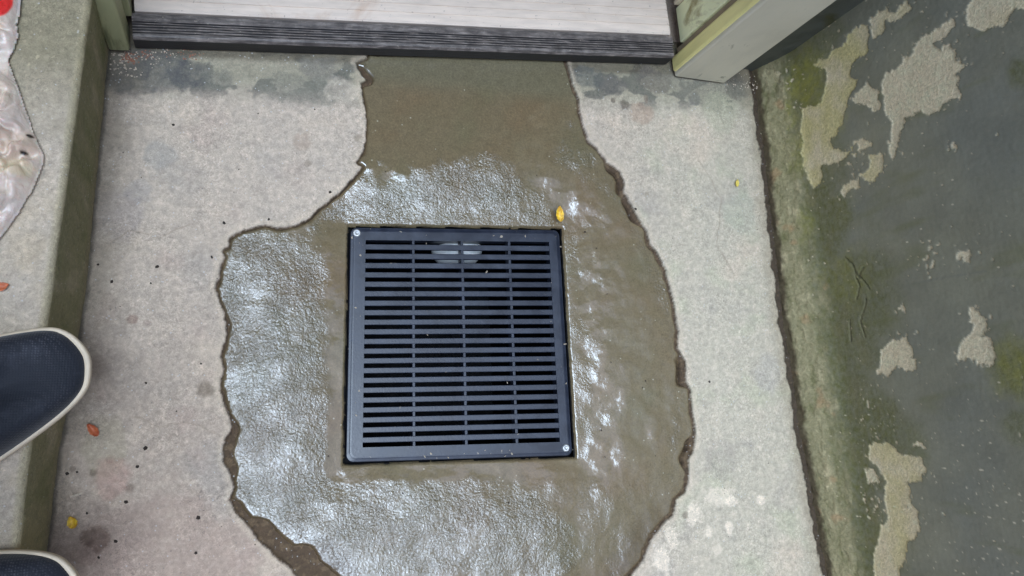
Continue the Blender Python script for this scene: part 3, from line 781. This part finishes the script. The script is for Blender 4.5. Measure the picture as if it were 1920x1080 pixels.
# ------------------------------------------------------------------ drain grate
def mat_plastic():
    t = NT('black_plastic'); v = t.coord()
    n1 = t.noise(v, 26, 5, .65, .6); n2 = t.noise(v, 320, 3, .6); n3 = t.noise(v, 130, 3, .6, .4)
    c = t.mix(t.ramp(n1, [(.42, (0, 0, 0)), (.75, (1, 1, 1))]), (.009, .012, .022), (.026, .032, .050))  # blue of the reflected sky tinted into the black base colour
    c = t.mix(t.math('MULTIPLY', t.ramp(n3, [(.70, (0, 0, 0)), (.78, (1, 1, 1))]), .6), c, tuple(alb(170, 168, 158)))
    rg = t.math('ADD', t.math('MULTIPLY', n1, .30), .22)
    t.setp(Base_Color=c, Roughness=rg, Normal=t.bump(n2, .12, .0008))
    return t.m
M['plastic'] = mat_plastic()
M['gapblack'] = mat_plain('black_rim', (.002, .002, .0025), .7, .1, spec=.12)
M['steel'] = mat_plain('screw_steel', (.5, .5, .49), .4, .1, 200, metal=.6)
M['steeld'] = mat_plain('screw_recess', (.05, .05, .05), .6, .05)
def build_grate():
    cx, cy = gq(.5, .5)
    root = empty('drain_grate', (float(cx), float(cy), GZ - .02))
    tag(root, 'square black plastic drain grate with narrow slots screwed into wet mortar', 'drain grate')
    O = np.array([cx, cy, -.02])
    def solid(nm, uv, z0, z1, mat, bev, par=root):
        q = [gq(u, v) for u, v in uv]
        return prism(nm, [p - O[:2] for p in q], z0 + .02, z1 + .02, mat, par, bev)
    U0, U1, V0, V1 = .068, .940, .0585, .9395
    UL = [.0, U0, U1, 1.]; ZT = .0
    # rim: ring with rounded corners and a moulded lip
    def ring(r, ins, n=7):
        pts = []
        for (cu, cv, a0) in ((1 - ins - r, 1 - ins - r, 0), (ins + r, 1 - ins - r, 90), (ins + r, ins + r, 180), (1 - ins - r, ins + r, 270)):
            for i in range(n):
                a = math.radians(a0 + 90 * i / (n - 1)); pts.append((cu + r * math.cos(a), cv + r * math.sin(a)))
        return pts
    n = 28
    levels = [(ring(.030, .003), -.016), (ring(.030, .001), -.0035), (ring(.029, .004), -.0012), (ring(.028, .013), -.0006), (ring(.027, .017), -.0002), (ring(.026, .022), 0.0)]
    V = []
    for pts, z in levels: V += [(*(gq(u, v) - O[:2]), z + .02) for u, v in pts]
    inner = []
    for u, v in levels[-1][0]:
        inner.append((min(max(u, U0), U1), min(max(v, V0), V1)))
    # inner rectangle: project the ring onto the opening
    inner = []
    for u, v in ring(.026, .022):
        du, dv_ = u - .504, v - .499
        s = min((U1 - .504) / abs(du) if du > 0 else (.504 - U0) / abs(du), (V1 - .499) / abs(dv_) if dv_ > 0 else (.499 - V0) / abs(dv_))
        inner.append((.504 + du * s, .499 + dv_ * s))
    # put exact corners in
    for k in range(4):
        inner[k * 7 + 3] = ((U1 if k in (0, 3) else U0), (V1 if k in (0, 1) else V0))
    for z in (0.0, -.016): V += [(*(gq(u, v) - O[:2]), z + .02) for u, v in inner]
    Fc = []
    for L in range(len(levels) + 1):
        for i in range(n):
            a = L * n + i; b = L * n + (i + 1) % n
            Fc.append([a, b, b + n, a + n][::1])
    rim = mesh_obj('rim', V, Fc, M['plastic'], root, smooth=False)
    # slats
    NS = 22; p = (.930 - .067) / (NS - 1); sl = .0172
    first = None
    RU = [.284, .512, .741]
    for i in range(NS - 1):
        v0 = .067 + p * i + sl / 2; v1 = .067 + p * (i + 1) - sl / 2
        solid('slat', [(U0 - .002, v0), (U1 + .002, v0), (U1 + .002, v1), (U0 - .002, v1)], -.006, -.0003 - .0004 * random.random(), M['plastic'], .0008)
    # narrow ledges of the rim above the first and below the last slot
    for ru in RU:
        solid('rib', [(ru - .0065, V0 - .004), (ru + .0065, V0 - .004), (ru + .0065, V1 + .004), (ru - .0065, V1 + .004)], -.017, -.0012, M['plastic'], .0008)
    # screws
    for px in ((669, 437), (1061, 840)):
        c = un(px[0], px[1], GZ)[:2] - O[:2]
        V = []; Fc = []; n2 = 20
        for r, z in ((.0052, -.0005), (.0052, .0008), (.0042, .0018), (.0022, .0021), (.0020, .0009), (0.0001, .0009)):
            for k in range(n2):
                a = 2 * math.pi * k / n2
                V.append((c[0] + r * math.cos(a), c[1] + r * math.sin(a), z + .02))
        for L in range(5):
            for k in range(n2): Fc.append([L * n2 + k, L * n2 + (k + 1) % n2, (L + 1) * n2 + (k + 1) % n2, (L + 1) * n2 + k])
        s = mesh_obj('screw', V, Fc, M['steel'], root)
        s['label'] = 'pale steel screw head'
    # catch basin below, with its collar and a white pipe stub
    b = empty('catch_basin', (float(cx), float(cy), GZ - .30))
    tag(b, 'dark catch basin box below the grate slots', 'catch basin')
    V = []; Fc = []
    def loop(ins, z): return [(*(gq(u, v) - O[:2]), z + .30) for u, v in ((ins, ins), (1 - ins, ins), (1 - ins, 1 - ins), (ins, 1 - ins))]
    for ins, z in ((-.022, -.02), (-.022, -.0050), (-.0075, -.0050), (-.0075, -.018), (.045, -.018), (.075, -.30)): V += loop(ins, z)
    for L in range(5):
        for k in range(4): Fc.append([L * 4 + k, L * 4 + (k + 1) % 4, (L + 1) * 4 + (k + 1) % 4, (L + 1) * 4 + k])
    Fc.append([20, 21, 22, 23])
    mesh_obj('box', V, Fc, M['gapblack'], b, smooth=False)
    pv = mat_plain('white_pvc', (.9, .92, .92), .3, .02)
    V = []; Fc = []; n3 = 32; r = .037
    yw = gq(.5, .05)[1] - cy; pc = un(860, 478, GZ - .05); px_ = pc[0] - cx; zc = .30 - .024 - r
    for rr, yy in ((r, yw + .03), (r, yw - .004), (r * .92, yw - .014), (r * .70, yw - .022), (.0005, yw - .026)):
        for k in range(n3):
            a = 2 * math.pi * k / n3; V.append((px_ + rr * math.cos(a), yy, zc + rr * math.sin(a)))
    for L in range(4):
        for k in range(n3): Fc.append([L * n3 + k, L * n3 + (k + 1) % n3, (L + 1) * n3 + (k + 1) % n3, (L + 1) * n3 + k])
    o = mesh_obj('drain_pipe', V, Fc, pv, b); o['label'] = 'white plastic pipe stub seen through the slots'
build_grate()

# ------------------------------------------------------------------ the photographer's feet
def build_person():
    root = empty('person', (-0.70, -0.25, SZ))
    tag(root, 'person in dark navy shoes with white soles standing on the step', 'person')
    O = np.array([-0.70, -0.25, SZ])
    t = NT('navy_knit'); v = t.coord()
    vo = t.n('TexVoronoi'); vo.inputs['Scale'].default_value = 430; vo.inputs['Randomness'].default_value = .25; t.l(v, vo.inputs['Vector'])
    n1 = t.noise(v, 30, 4, .6, .5); n2 = t.noise(v, 14, 4, .6)
    hol = t.ramp(vo.outputs['Distance'], [(.2, (1, 1, 1)), (.45, (0, 0, 0))])
    c = t.mix(t.math('MULTIPLY', hol, t.ramp(n2, [(.45, (.05, .05, .05)), (.65, (.7, .7, .7))])), tuple(alb(17, 23, 38)), tuple(alb(78, 82, 96)))
    c = t.mix(t.math('MULTIPLY', t.ramp(n1, [(.5, (0, 0, 0)), (.75, (1, 1, 1))]), .4), c, tuple(alb(70, 78, 96)))
    t.setp(Base_Color=c, Roughness=.75, Normal=t.bump(vo.outputs['Distance'], .5, .001))
    t.b.inputs['Sheen Weight'].default_value = .15
    knit = t.m
    soleM = mat_plain('cream_rubber', alb(214, 210, 196), .6, .10, 40, dirt=(30, .58, .14, tuple(alb(140, 130, 112))))
    trous = mat_plain('dark_trousers', (.02, .022, .03), .9, .2, 60)
    TOPS = [(2, 15), (0, 34), (-4, 48), (-11, 64), (-30, 84), (-79, 98), (-140, 108), (-230, 106), (-330, 88), (-420, 70), (-465, 45)]
    BOTS = [(-482, 12), (-470, -30), (-420, -60), (-330, -82), (-229, -92), (-157, -79), (-71, -56), (-23, -34), (-7, -10)]
    base_o = np.array(TOPS + BOTS, float) / 1690.
    for _ in range(3):                                     # round the corners off
        nx_ = np.roll(base_o, -1, 0)
        base_o = np.stack([base_o * .75 + nx_ * .25, base_o * .25 + nx_ * .75], 1).reshape(-1, 2)
    tl = np.roll(base_o, -1, 0) - np.roll(base_o, 1, 0)
    no_ = np.stack([tl[:, 1], -tl[:, 0]], 1); no_ /= np.linalg.norm(no_, axis=1)[:, None]
    def cl(x):
        return np.interp(x, [-.285, -.2, -.1, 0], [.007, .004, .010, .009])
    def outline(grow, side):
        p = base_o + no_ * grow
        p = p * np.array([1, side])
        return [tuple(q) for q in p]
    def shoe(toe, ang, side, lab):
        ca, sa = math.cos(ang), math.sin(ang)
        def wpt(x, y, z): return (toe[0] + ca * x - sa * y - O[0], toe[1] + sa * x + ca * y - O[1], z)
        # upper: stacked outlines shrinking towards the ridge
        base = outline(-.0016, side); V = []; n = len(base)
        lev = np.linspace(0, 1, 12)
        for q in lev:
            for (x, y) in base:
                f = (x + .285) / .285
                top = np.interp(f, [0, .10, .30, .45, .62, .80, .93, 1], [.075, .082, .088, .086, .066, .050, .042, .036])
                th = q * math.pi / 2
                k = math.cos(th) ** .45
                xc = -.13 + (x + .13) * (k * .9 + .1 if x > -.13 else k * .55 + .45)
                yc = side * float(cl(x))
                V.append(wpt(xc, yc + (y - yc) * k, .011 + (top - .011) * math.sin(th) ** .85))
        Fc = []
        for Lv in range(11):
            for i in range(n): Fc.append([Lv * n + i, Lv * n + (i + 1) % n, (Lv + 1) * n + (i + 1) % n, (Lv + 1) * n + i])
        Fc.append(list(range(11 * n, 12 * n)))
        up = mesh_obj('shoe', V, Fc, knit, root); up['label'] = lab
        # sole with rolled welt
        V = []; Fc = []
        prof = [(-.003, .0), (.0002, .003), (.0012, .008), (.0012, .013), (.0004, .0155), (-.0012, .0165), (-.004, .016), (-.007, .012)]
        for gq_, z in prof:
            for (x, y) in outline(gq_, side):
                toe_up = .006 * sstep(-.05, 0.01, x)
                V.append(wpt(x, y, z + toe_up))
        for Lv in range(len(prof) - 1):
            for i in range(n): Fc.append([Lv * n + i, Lv * n + (i + 1) % n, (Lv + 1) * n + (i + 1) % n, (Lv + 1) * n + i])
        Fc.append(list(range(n))[::-1])
        mesh_obj('sole', V, Fc, soleM, up)
        # wider toe cap of the welt on the outer front
        return wpt(-.215, 0, .06)
    t1 = un(172, 686, SZ + .02); t2 = un(143, 1072, SZ + .02)
    a1 = shoe(t1[:2], math.radians(24), 1, 'navy knit shoe with cream sole overhanging the step edge')
    a2 = shoe(t2[:2], math.radians(14), -1, 'navy shoe at the lower left corner')
    # legs in trousers: one skinned surface from both ankles to the hips
    me = bpy.data.meshes.new('trousers')
    A1 = Vector(a1); A2 = Vector(a2)
    hip = Vector(((A1.x + A2.x) / 2 - .03, (A1.y + A2.y) / 2, .88))
    def L(a, b, f): return a.lerp(b, f)
    k1 = Vector((A1.x + .05, A1.y * .8 + hip.y * .2, .46)); k2 = Vector((A2.x + .05, A2.y * .8 + hip.y * .2, .46))
    vs = [hip, hip + Vector((0, .10, -.06)), L(hip + Vector((0, .10, -.06)), k1, .5), k1, L(k1, A1, .5), A1,
          hip + Vector((0, -.10, -.06)), L(hip + Vector((0, -.10, -.06)), k2, .5), k2, L(k2, A2, .5), A2, hip + Vector((0, 0, .10))]
    es = [(0, 1), (1, 2), (2, 3), (3, 4), (4, 5), (0, 6), (6, 7), (7, 8), (8, 9), (9, 10), (0, 11)]
    rad = [.13, .10, .085, .068, .06, .05, .10, .085, .068, .06, .05, .13]
    me.from_pydata([tuple(v) for v in vs], es, [])
    o = bpy.data.objects.new('trousers', me); COL.objects.link(o); o.parent = root
    md = o.modifiers.new('skin', 'SKIN')
    for sv, r in zip(me.skin_vertices[0].data, rad): sv.radius = (r, r)
    me.skin_vertices[0].data[0].use_root = True
    s = o.modifiers.new('sub', 'SUBSURF'); s.levels = 2; s.render_levels = 2
    me.materials.append(trous)
build_person()

# ------------------------------------------------------------------ plastic bag on the step
def build_bag():
    out = [(36, -40), (32, 0), (33, 16), (28, 40), (30, 60), (22, 84), (11, 104), (9, 110), (16, 124), (30, 160), (44, 200), (57, 240), (67, 264), (78, 286), (75, 302), (68, 326),
           (55, 355), (36, 386), (15, 416), (0, 436), (-60, 500), (-160, 520), (-300, 420), (-360, 200), (-330, 0), (-200, -60)]
    P = poly2(out, SZ + .012)
    st = .0012
    xs = np.arange(P[:, 0].min(), P[:, 0].max() + st, st); ys = np.arange(P[:, 1].min(), P[:, 1].max() + st, st)
    X, Y = np.meshgrid(xs, ys); sh = X.shape
    D = -sdist(X, Y, P) + .0015 * fbm(X, Y, .02, 3, 201)
    h = .030 * (1 - np.exp(-np.clip(D, 0, 1) / .018)) + .012 * sstep(.0, .15, D)
    cre = np.abs(fbm(X + .02 * fbm(X, Y, .06, 2, 205), Y, .055, 3, 202)); cre2 = np.abs(fbm(X, Y * .6, .03, 3, 203))
    h *= 1 + .0 * D
    h += sstep(0, .02, D) * (-.010 * sstep(.16, 0, cre) - .004 * sstep(.14, 0, cre2) + .006 * fbm(X, Y, .06, 2, 204))
    # fold between the two lobes
    f1 = ldist(X, Y, poly2([(9, 108), (-40, 130), (-120, 150)], SZ + .01))
    h -= .014 * sstep(.02, 0, f1) * sstep(0, .01, D)
    f2 = ldist(X, Y, poly2([(78, 286), (40, 296), (0, 318), (-60, 330)], SZ + .01))
    h -= .008 * sstep(.008, 0, f2) * sstep(0, .01, D)
    h = np.maximum(h, .0012)
    Z = SZ + .003 + h
    C = np.zeros(sh + (3,)); C[:] = alb(206, 202, 200)
    n = fbm(X, Y, .05, 4, 206)
    C = mixc(C, alb(186, 180, 190), sstep(0, .4, n) * .6)
    C = mixc(C, alb(208, 198, 184), sstep(.05, .4, -n) * .5)
    def at(u, v): return un(u, v, SZ + .03)[:2]
    p = at(20, 262); d = np.hypot((X - p[0]) / 1.6, Y - p[1]) / .022 + .3 * fbm(X, Y, .02, 3, 208)
    C = mixc(C, alb(200, 184, 168), sstep(1.2, .3, d) * .5)
    p = at(18, 305); d = np.hypot((X - p[0]) / 2.2, Y - p[1]) / .010 + .3 * fbm(X, Y, .02, 3, 209)
    C = mixc(C, alb(206, 198, 164), sstep(1.2, .6, d) * .5)
    for u, v in ((46, 241), (36, 276)):
        p = at(u, v); C = mixc(C, alb(40, 34, 32), sstep(.0026, .0014, np.hypot((X - p[0]) / 1.5, Y - p[1])))
    p = at(-22, -12); d = np.hypot((X - p[0]) / .9, Y - p[1]) / .0185 + .12 * fbm(X, Y, .02, 2, 210)
    C = mixc(C, alb(226, 60, 62), sstep(1.05, .95, d))                       # red print
    keep = D > -.001
    V = np.stack([X.ravel(), Y.ravel(), Z.ravel()], 1)
    F = grid_faces(sh[1], sh[0], keep.ravel())
    V, F, at_ = compact(V, F, {'col': ('FLOAT_COLOR', np.clip(C.reshape(-1, 3), .01, .8))})
    # underside
    k = len(V); Vb = V.copy(); Vb[:, 2] = SZ + .0025
    Eg = np.concatenate([F[:, [0, 1]], F[:, [1, 2]], F[:, [2, 3]], F[:, [3, 0]]]).astype(np.int64)
    ka = Eg[:, 0] * k + Eg[:, 1]; kb = Eg[:, 1] * k + Eg[:, 0]
    rim = Eg[~np.isin(ka, kb)]
    Fb = F[:, ::-1] + k
    Fr = np.stack([rim[:, 1], rim[:, 0], rim[:, 0] + k, rim[:, 1] + k], 1)
    V2 = np.concatenate([V, Vb]); F2 = np.concatenate([F, Fb, Fr])
    at2 = {'col': ('FLOAT_COLOR', np.concatenate([at_['col'][1]] * 2))}
    t = NT('crumpled_film'); v = t.coord(); c = t.attr('col').outputs['Color']
    n1 = t.noise(v, 45, 4, .6, 1.2); n2 = t.noise(v, 160, 3, .6, .8)
    t.setp(Base_Color=c, Roughness=t.math('ADD', t.math('MULTIPLY', n1, .2), .16), Normal=t.bump(t.math('ADD', n1, t.math('MULTIPLY', n2, .3)), .5, .004))
    t.b.inputs['Subsurface Weight'].default_value = .25
    t.b.inputs['Subsurface Scale'].default_value = .01
    o = mesh_obj('plastic_bag', V2, F2, t.m, attrs=at2)
    tag(o, 'crumpled whitish plastic bag with red print lying on the step', 'plastic bag')
build_bag()

# ------------------------------------------------------------------ fallen leaves and crumbs
def mat_leaf(nm, a, b):
    t = NT(nm); v = t.coord()
    n = t.noise(v, 160, 3, .6, .5)
    t.setp(Base_Color=t.mix(t.ramp(n, [(.4, (0, 0, 0)), (.62, (1, 1, 1))]), tuple(a), tuple(b)), Roughness=.5)
    t.b.inputs['Subsurface Weight'].default_value = .1; t.b.inputs['Subsurface Scale'].default_value = .002
    return t.m
M['leafy'] = mat_leaf('yellow_leaf', alb(226, 200, 60, .9), alb(190, 150, 48, .8))
M['leafp'] = mat_leaf('pale_yellow_leaf', alb(214, 204, 110, .9), alb(186, 180, 80, .8))
M['leafo'] = mat_leaf('orange_leaf', alb(188, 112, 76), alb(160, 88, 60))
def leaf(px, z, Lpx, wpx, ang, mat, curl, lab, lift=.0):
    c = un(px[0], px[1], z); L = Lpx / 1600.; w = wpx / 1600. / 2
    nx, ny = 11, 7; V = []; Fc = []
    ca, sa = math.cos(ang), math.sin(ang)
    for i in range(nx):
        f = i / (nx - 1); x = (f - .5) * L
        hw = w * (math.sin(math.pi * min(max(f, .02), .98) ** .8) ** .75) * (1 + .10 * math.sin(f * 23 + px[0]))
        for j in range(ny):
            g = (j / (ny - 1) - .5) * 2; y = g * hw
            zz = .001 + lift * f + curl * L * (g * g * .5 + (f - .5) ** 2 * .9) + .0004 * math.sin(9 * f + 4 * g)
            V.append((ca * x - sa * y, sa * x + ca * y, zz))
    for i in range(nx - 1):
        for j in range(ny - 1):
            a = i * ny + j; Fc.append([a, a + ny, a + ny + 1, a + 1])
    o = mesh_obj('leaf', V, Fc, mat); o.location = c
    md = o.modifiers.new('thick', 'SOLIDIFY'); md.thickness = .0003
    tag(o, lab, 'leaf', 'small fallen leaves')
leaf((1047, 403), -.001, 34, 19, math.radians(97), M['leafy'], .35, 'bright yellow leaf on the mortar above the grate corner', .004)
leaf((1381, 344), .001, 18, 10, math.radians(80), M['leafp'], .3, 'tiny pale yellow leaf on the dry concrete near the right wall')
leaf((136, 979), .001, 22, 17, math.radians(110), M['leafy'], .35, 'yellow leaf on the floor between the two shoes')
leaf((175, 806), .001, 28, 15, math.radians(130), M['leafo'], .4, 'curled orange leaf on the floor beside the navy shoe')
leaf((4, 538), SZ + .001, 20, 14, math.radians(20), M['leafo'], .3, 'orange leaf fragment on the step below the plastic bag')

def crumbs(name, spots, mat, label, cat, kind='stuff'):
    """irregular little lumps joined into one loose scatter"""
    V = []; Fc = []
    for (x, y, z, r, asp, ang) in spots:
        k = len(V); ca, sa = math.cos(ang), math.sin(ang)
        for (vx, vy, vz) in ((1, 0, 0), (0.2, .9, .1), (-.8, .5, 0), (-.7, -.6, .1), (.3, -.9, 0), (.2, .1, .8), (-.3, -.1, .6)):
            vx *= r * asp * random.uniform(.75, 1.2); vy *= r / asp * random.uniform(.75, 1.2); vz = vz * r * random.uniform(.6, 1)
            V.append((x + ca * vx - sa * vy, y + sa * vx + ca * vy, z + vz))
        Fc += [[k + 0, k + 1, k + 5], [k + 1, k + 2, k + 6], [k + 1, k + 6, k + 5], [k + 2, k + 3, k + 6], [k + 3, k + 4, k + 6], [k + 4, k + 5, k + 6], [k + 4, k + 0, k + 5]]
    o = mesh_obj(name, V, Fc, mat, smooth=False)
    tag(o, label, None if kind else cat, kind=kind)
def spot(u, v, rpx, z=0.0, asp=1.1): 
    p = un(u, v, z); return (p[0], p[1], z, rpx / 1700., asp, random.uniform(0, 6.3))
M['soil'] = mat_plain('soil_crumbs', alb(48, 40, 34), .9, .3, 300)
M['chip'] = mat_plain('pale_chips', alb(196, 192, 182), .8, .2, 200)
M['rust'] = mat_plain('red_brown_chips', alb(150, 108, 92), .85, .3, 200)
dark = [spot(u, v, r) for u, v, r in [(325, 234, 4), (420, 418, 4.5), (619, 360, 4), (504, 411, 3), (397, 482, 4.5), (295, 500, 5), (210, 528, 4), (184, 496, 3), (283, 531, 3), (35, 276, 0.1), (236, 941, 5), (217, 1015, 5), (372, 971, 5),
        (273, 840, 6), (258, 875, 5), (367, 1037, 4), (126, 888, 4), (145, 885, 3), (163, 962, 3), (185, 1045, 4), (590, 205, 2), (484, 213, 2.5), (1330, 716, 4), (377, 682, 3), (274, 718, 3), (331, 771, 3), (1290, 720, 4), (1192, 392, 4), (1187, 402, 4), (1197, 410, 4), (1203, 432, 4), (1216, 455, 4)]]
for _ in range(90):
    dark.append(spot(random.uniform(220, 660), random.uniform(200, 1060), random.uniform(.8, 1.8)) if random.random() < .5 else spot(random.uniform(1200, 1450), random.uniform(200, 1060), random.uniform(.7, 1.6)))
dark = [d for d in dark if sdist(np.array([d[0]]), np.array([d[1]]), HOLE)[0] > .002 and d[0] > xat(RISER, d[1]) + .004]
crumbs('soil_crumbs', dark, M['soil'], 'dark soil crumbs scattered over the concrete floor', 'grit')
lite = []
for _ in range(80):
    lite.append(spot(random.gauss(232, 22), random.gauss(118, 16), random.uniform(1, 3.0)))
for _ in range(70):
    lite.append(spot(random.gauss(300, 45), random.gauss(102, 7), random.uniform(1, 2.6)))
for _ in range(60):
    lite.append(spot(random.gauss(1400, 22), random.gauss(158, 9), random.uniform(1, 2.8)))
for _ in range(70):
    lite.append(spot(random.uniform(220, 640), random.uniform(180, 1060), random.uniform(.8, 1.8)) if random.random() < .5 else spot(random.uniform(1230, 1440), random.uniform(200, 1060), random.uniform(.8, 1.8)))
lite = [d for d in lite if sdist(np.array([d[0]]), np.array([d[1]]), HOLE)[0] > .002 and d[0] > xat(RISER, d[1]) + .003]
crumbs('pale_grit', lite, M['chip'], 'pale grit lying along the threshold and on the floor', 'grit')
red = [spot(random.gauss(243, 9), random.gauss(108, 6), random.uniform(1.5, 3.5)) for _ in range(34)] + [spot(random.gauss(358, 8), random.gauss(106, 3.5), random.uniform(1.5, 3.5)) for _ in range(22)] + [spot(random.gauss(300, 40), random.gauss(100, 5), random.uniform(1.2, 3)) for _ in range(40)]
red = [d for d in red if d[0] > xat(RISER, d[1]) + .003]
crumbs('brick_grit', red, M['rust'], 'reddish brick grit lying under the left door casing', 'grit')
# bits lying on the mortar
pts = []
for _ in range(60):
    u, v = random.uniform(430, 1280), random.uniform(150, 1070)
    p = un(u, v)
    if sdist(np.array([p[0]]), np.array([p[1]]), HOLE)[0] < -.02 and sdist(np.array([p[0]]), np.array([p[1]]), GOUT)[0] > .01:
        pts.append((p[0], p[1], -.004, random.uniform(.8, 1.7) / 1000., 1.2, random.uniform(0, 6)))
crumbs('sand_grains', pts, M['soil'], 'dark sand grains stuck in the wet mortar', 'grit')
pts = []
for _ in range(34):
    u, v = random.random(), random.random()
    if random.random() < .75: u, v = random.choice([(random.uniform(.0, .05), v), (random.uniform(.955, 1.0), v), (u, random.uniform(.0, .04)), (u, random.uniform(.96, 1.0))])
    p = gq(u, v); pts.append((p[0], p[1], GZ + .0001, abs(random.gauss(0, .0009)) + .0004, random.uniform(1, 1.8), random.uniform(0, 6)))
crumbs('mortar_flecks', pts, M['dry'], 'dried mortar flecks spattered over the black grate', 'grit')
# white splinter
p = un(143, 928, .0015)
o = prism('splinter', [(-.0065, -.0011), (.0062, -.0013), (.0068, .0009), (-.006, .0012)], 0, .0016, M['chip'], None, .0003)
o.location = p; o.rotation_euler.z = math.radians(18)
tag(o, 'short white splinter lying on the floor above the yellow leaf', 'splinter')

# ------------------------------------------------------------------ unseen ground above, invented far stairwell wall; both kept low to admit sky light
def build_ground():
    gm = mat_plain('garden_soil', alb(104, 96, 76), .95, .25, 6, dirt=(3, .45, .2, tuple(alb(86, 100, 56))))
    zt = 1.0; R = 400
    x0, x1, y0, y1 = -2.20, .70, -1.46, .40
    V = [(-R, -R, zt), (R, -R, zt), (R, R, zt), (-R, R, zt), (x0, y0, zt), (x1, y0, zt), (x1, y1, zt), (x0, y1, zt)]
    Fc = [[0, 1, 5, 4], [1, 2, 6, 5], [2, 3, 7, 6], [3, 0, 4, 7]]
    o = mesh_obj('ground', V, Fc, gm, smooth=False)
    tag(o, 'garden ground around the top of the stairwell', kind='structure')
    o = prism('unseen_stairwell_wall', [(-2.19, -1.45), (.72, -1.45), (.72, -1.282), (-2.19, -1.282)], -.02, 1.06, M['dry'], None, .004)
    tag(o, 'unseen low concrete wall invented for the far side of the stairwell', 'wall')
build_ground()
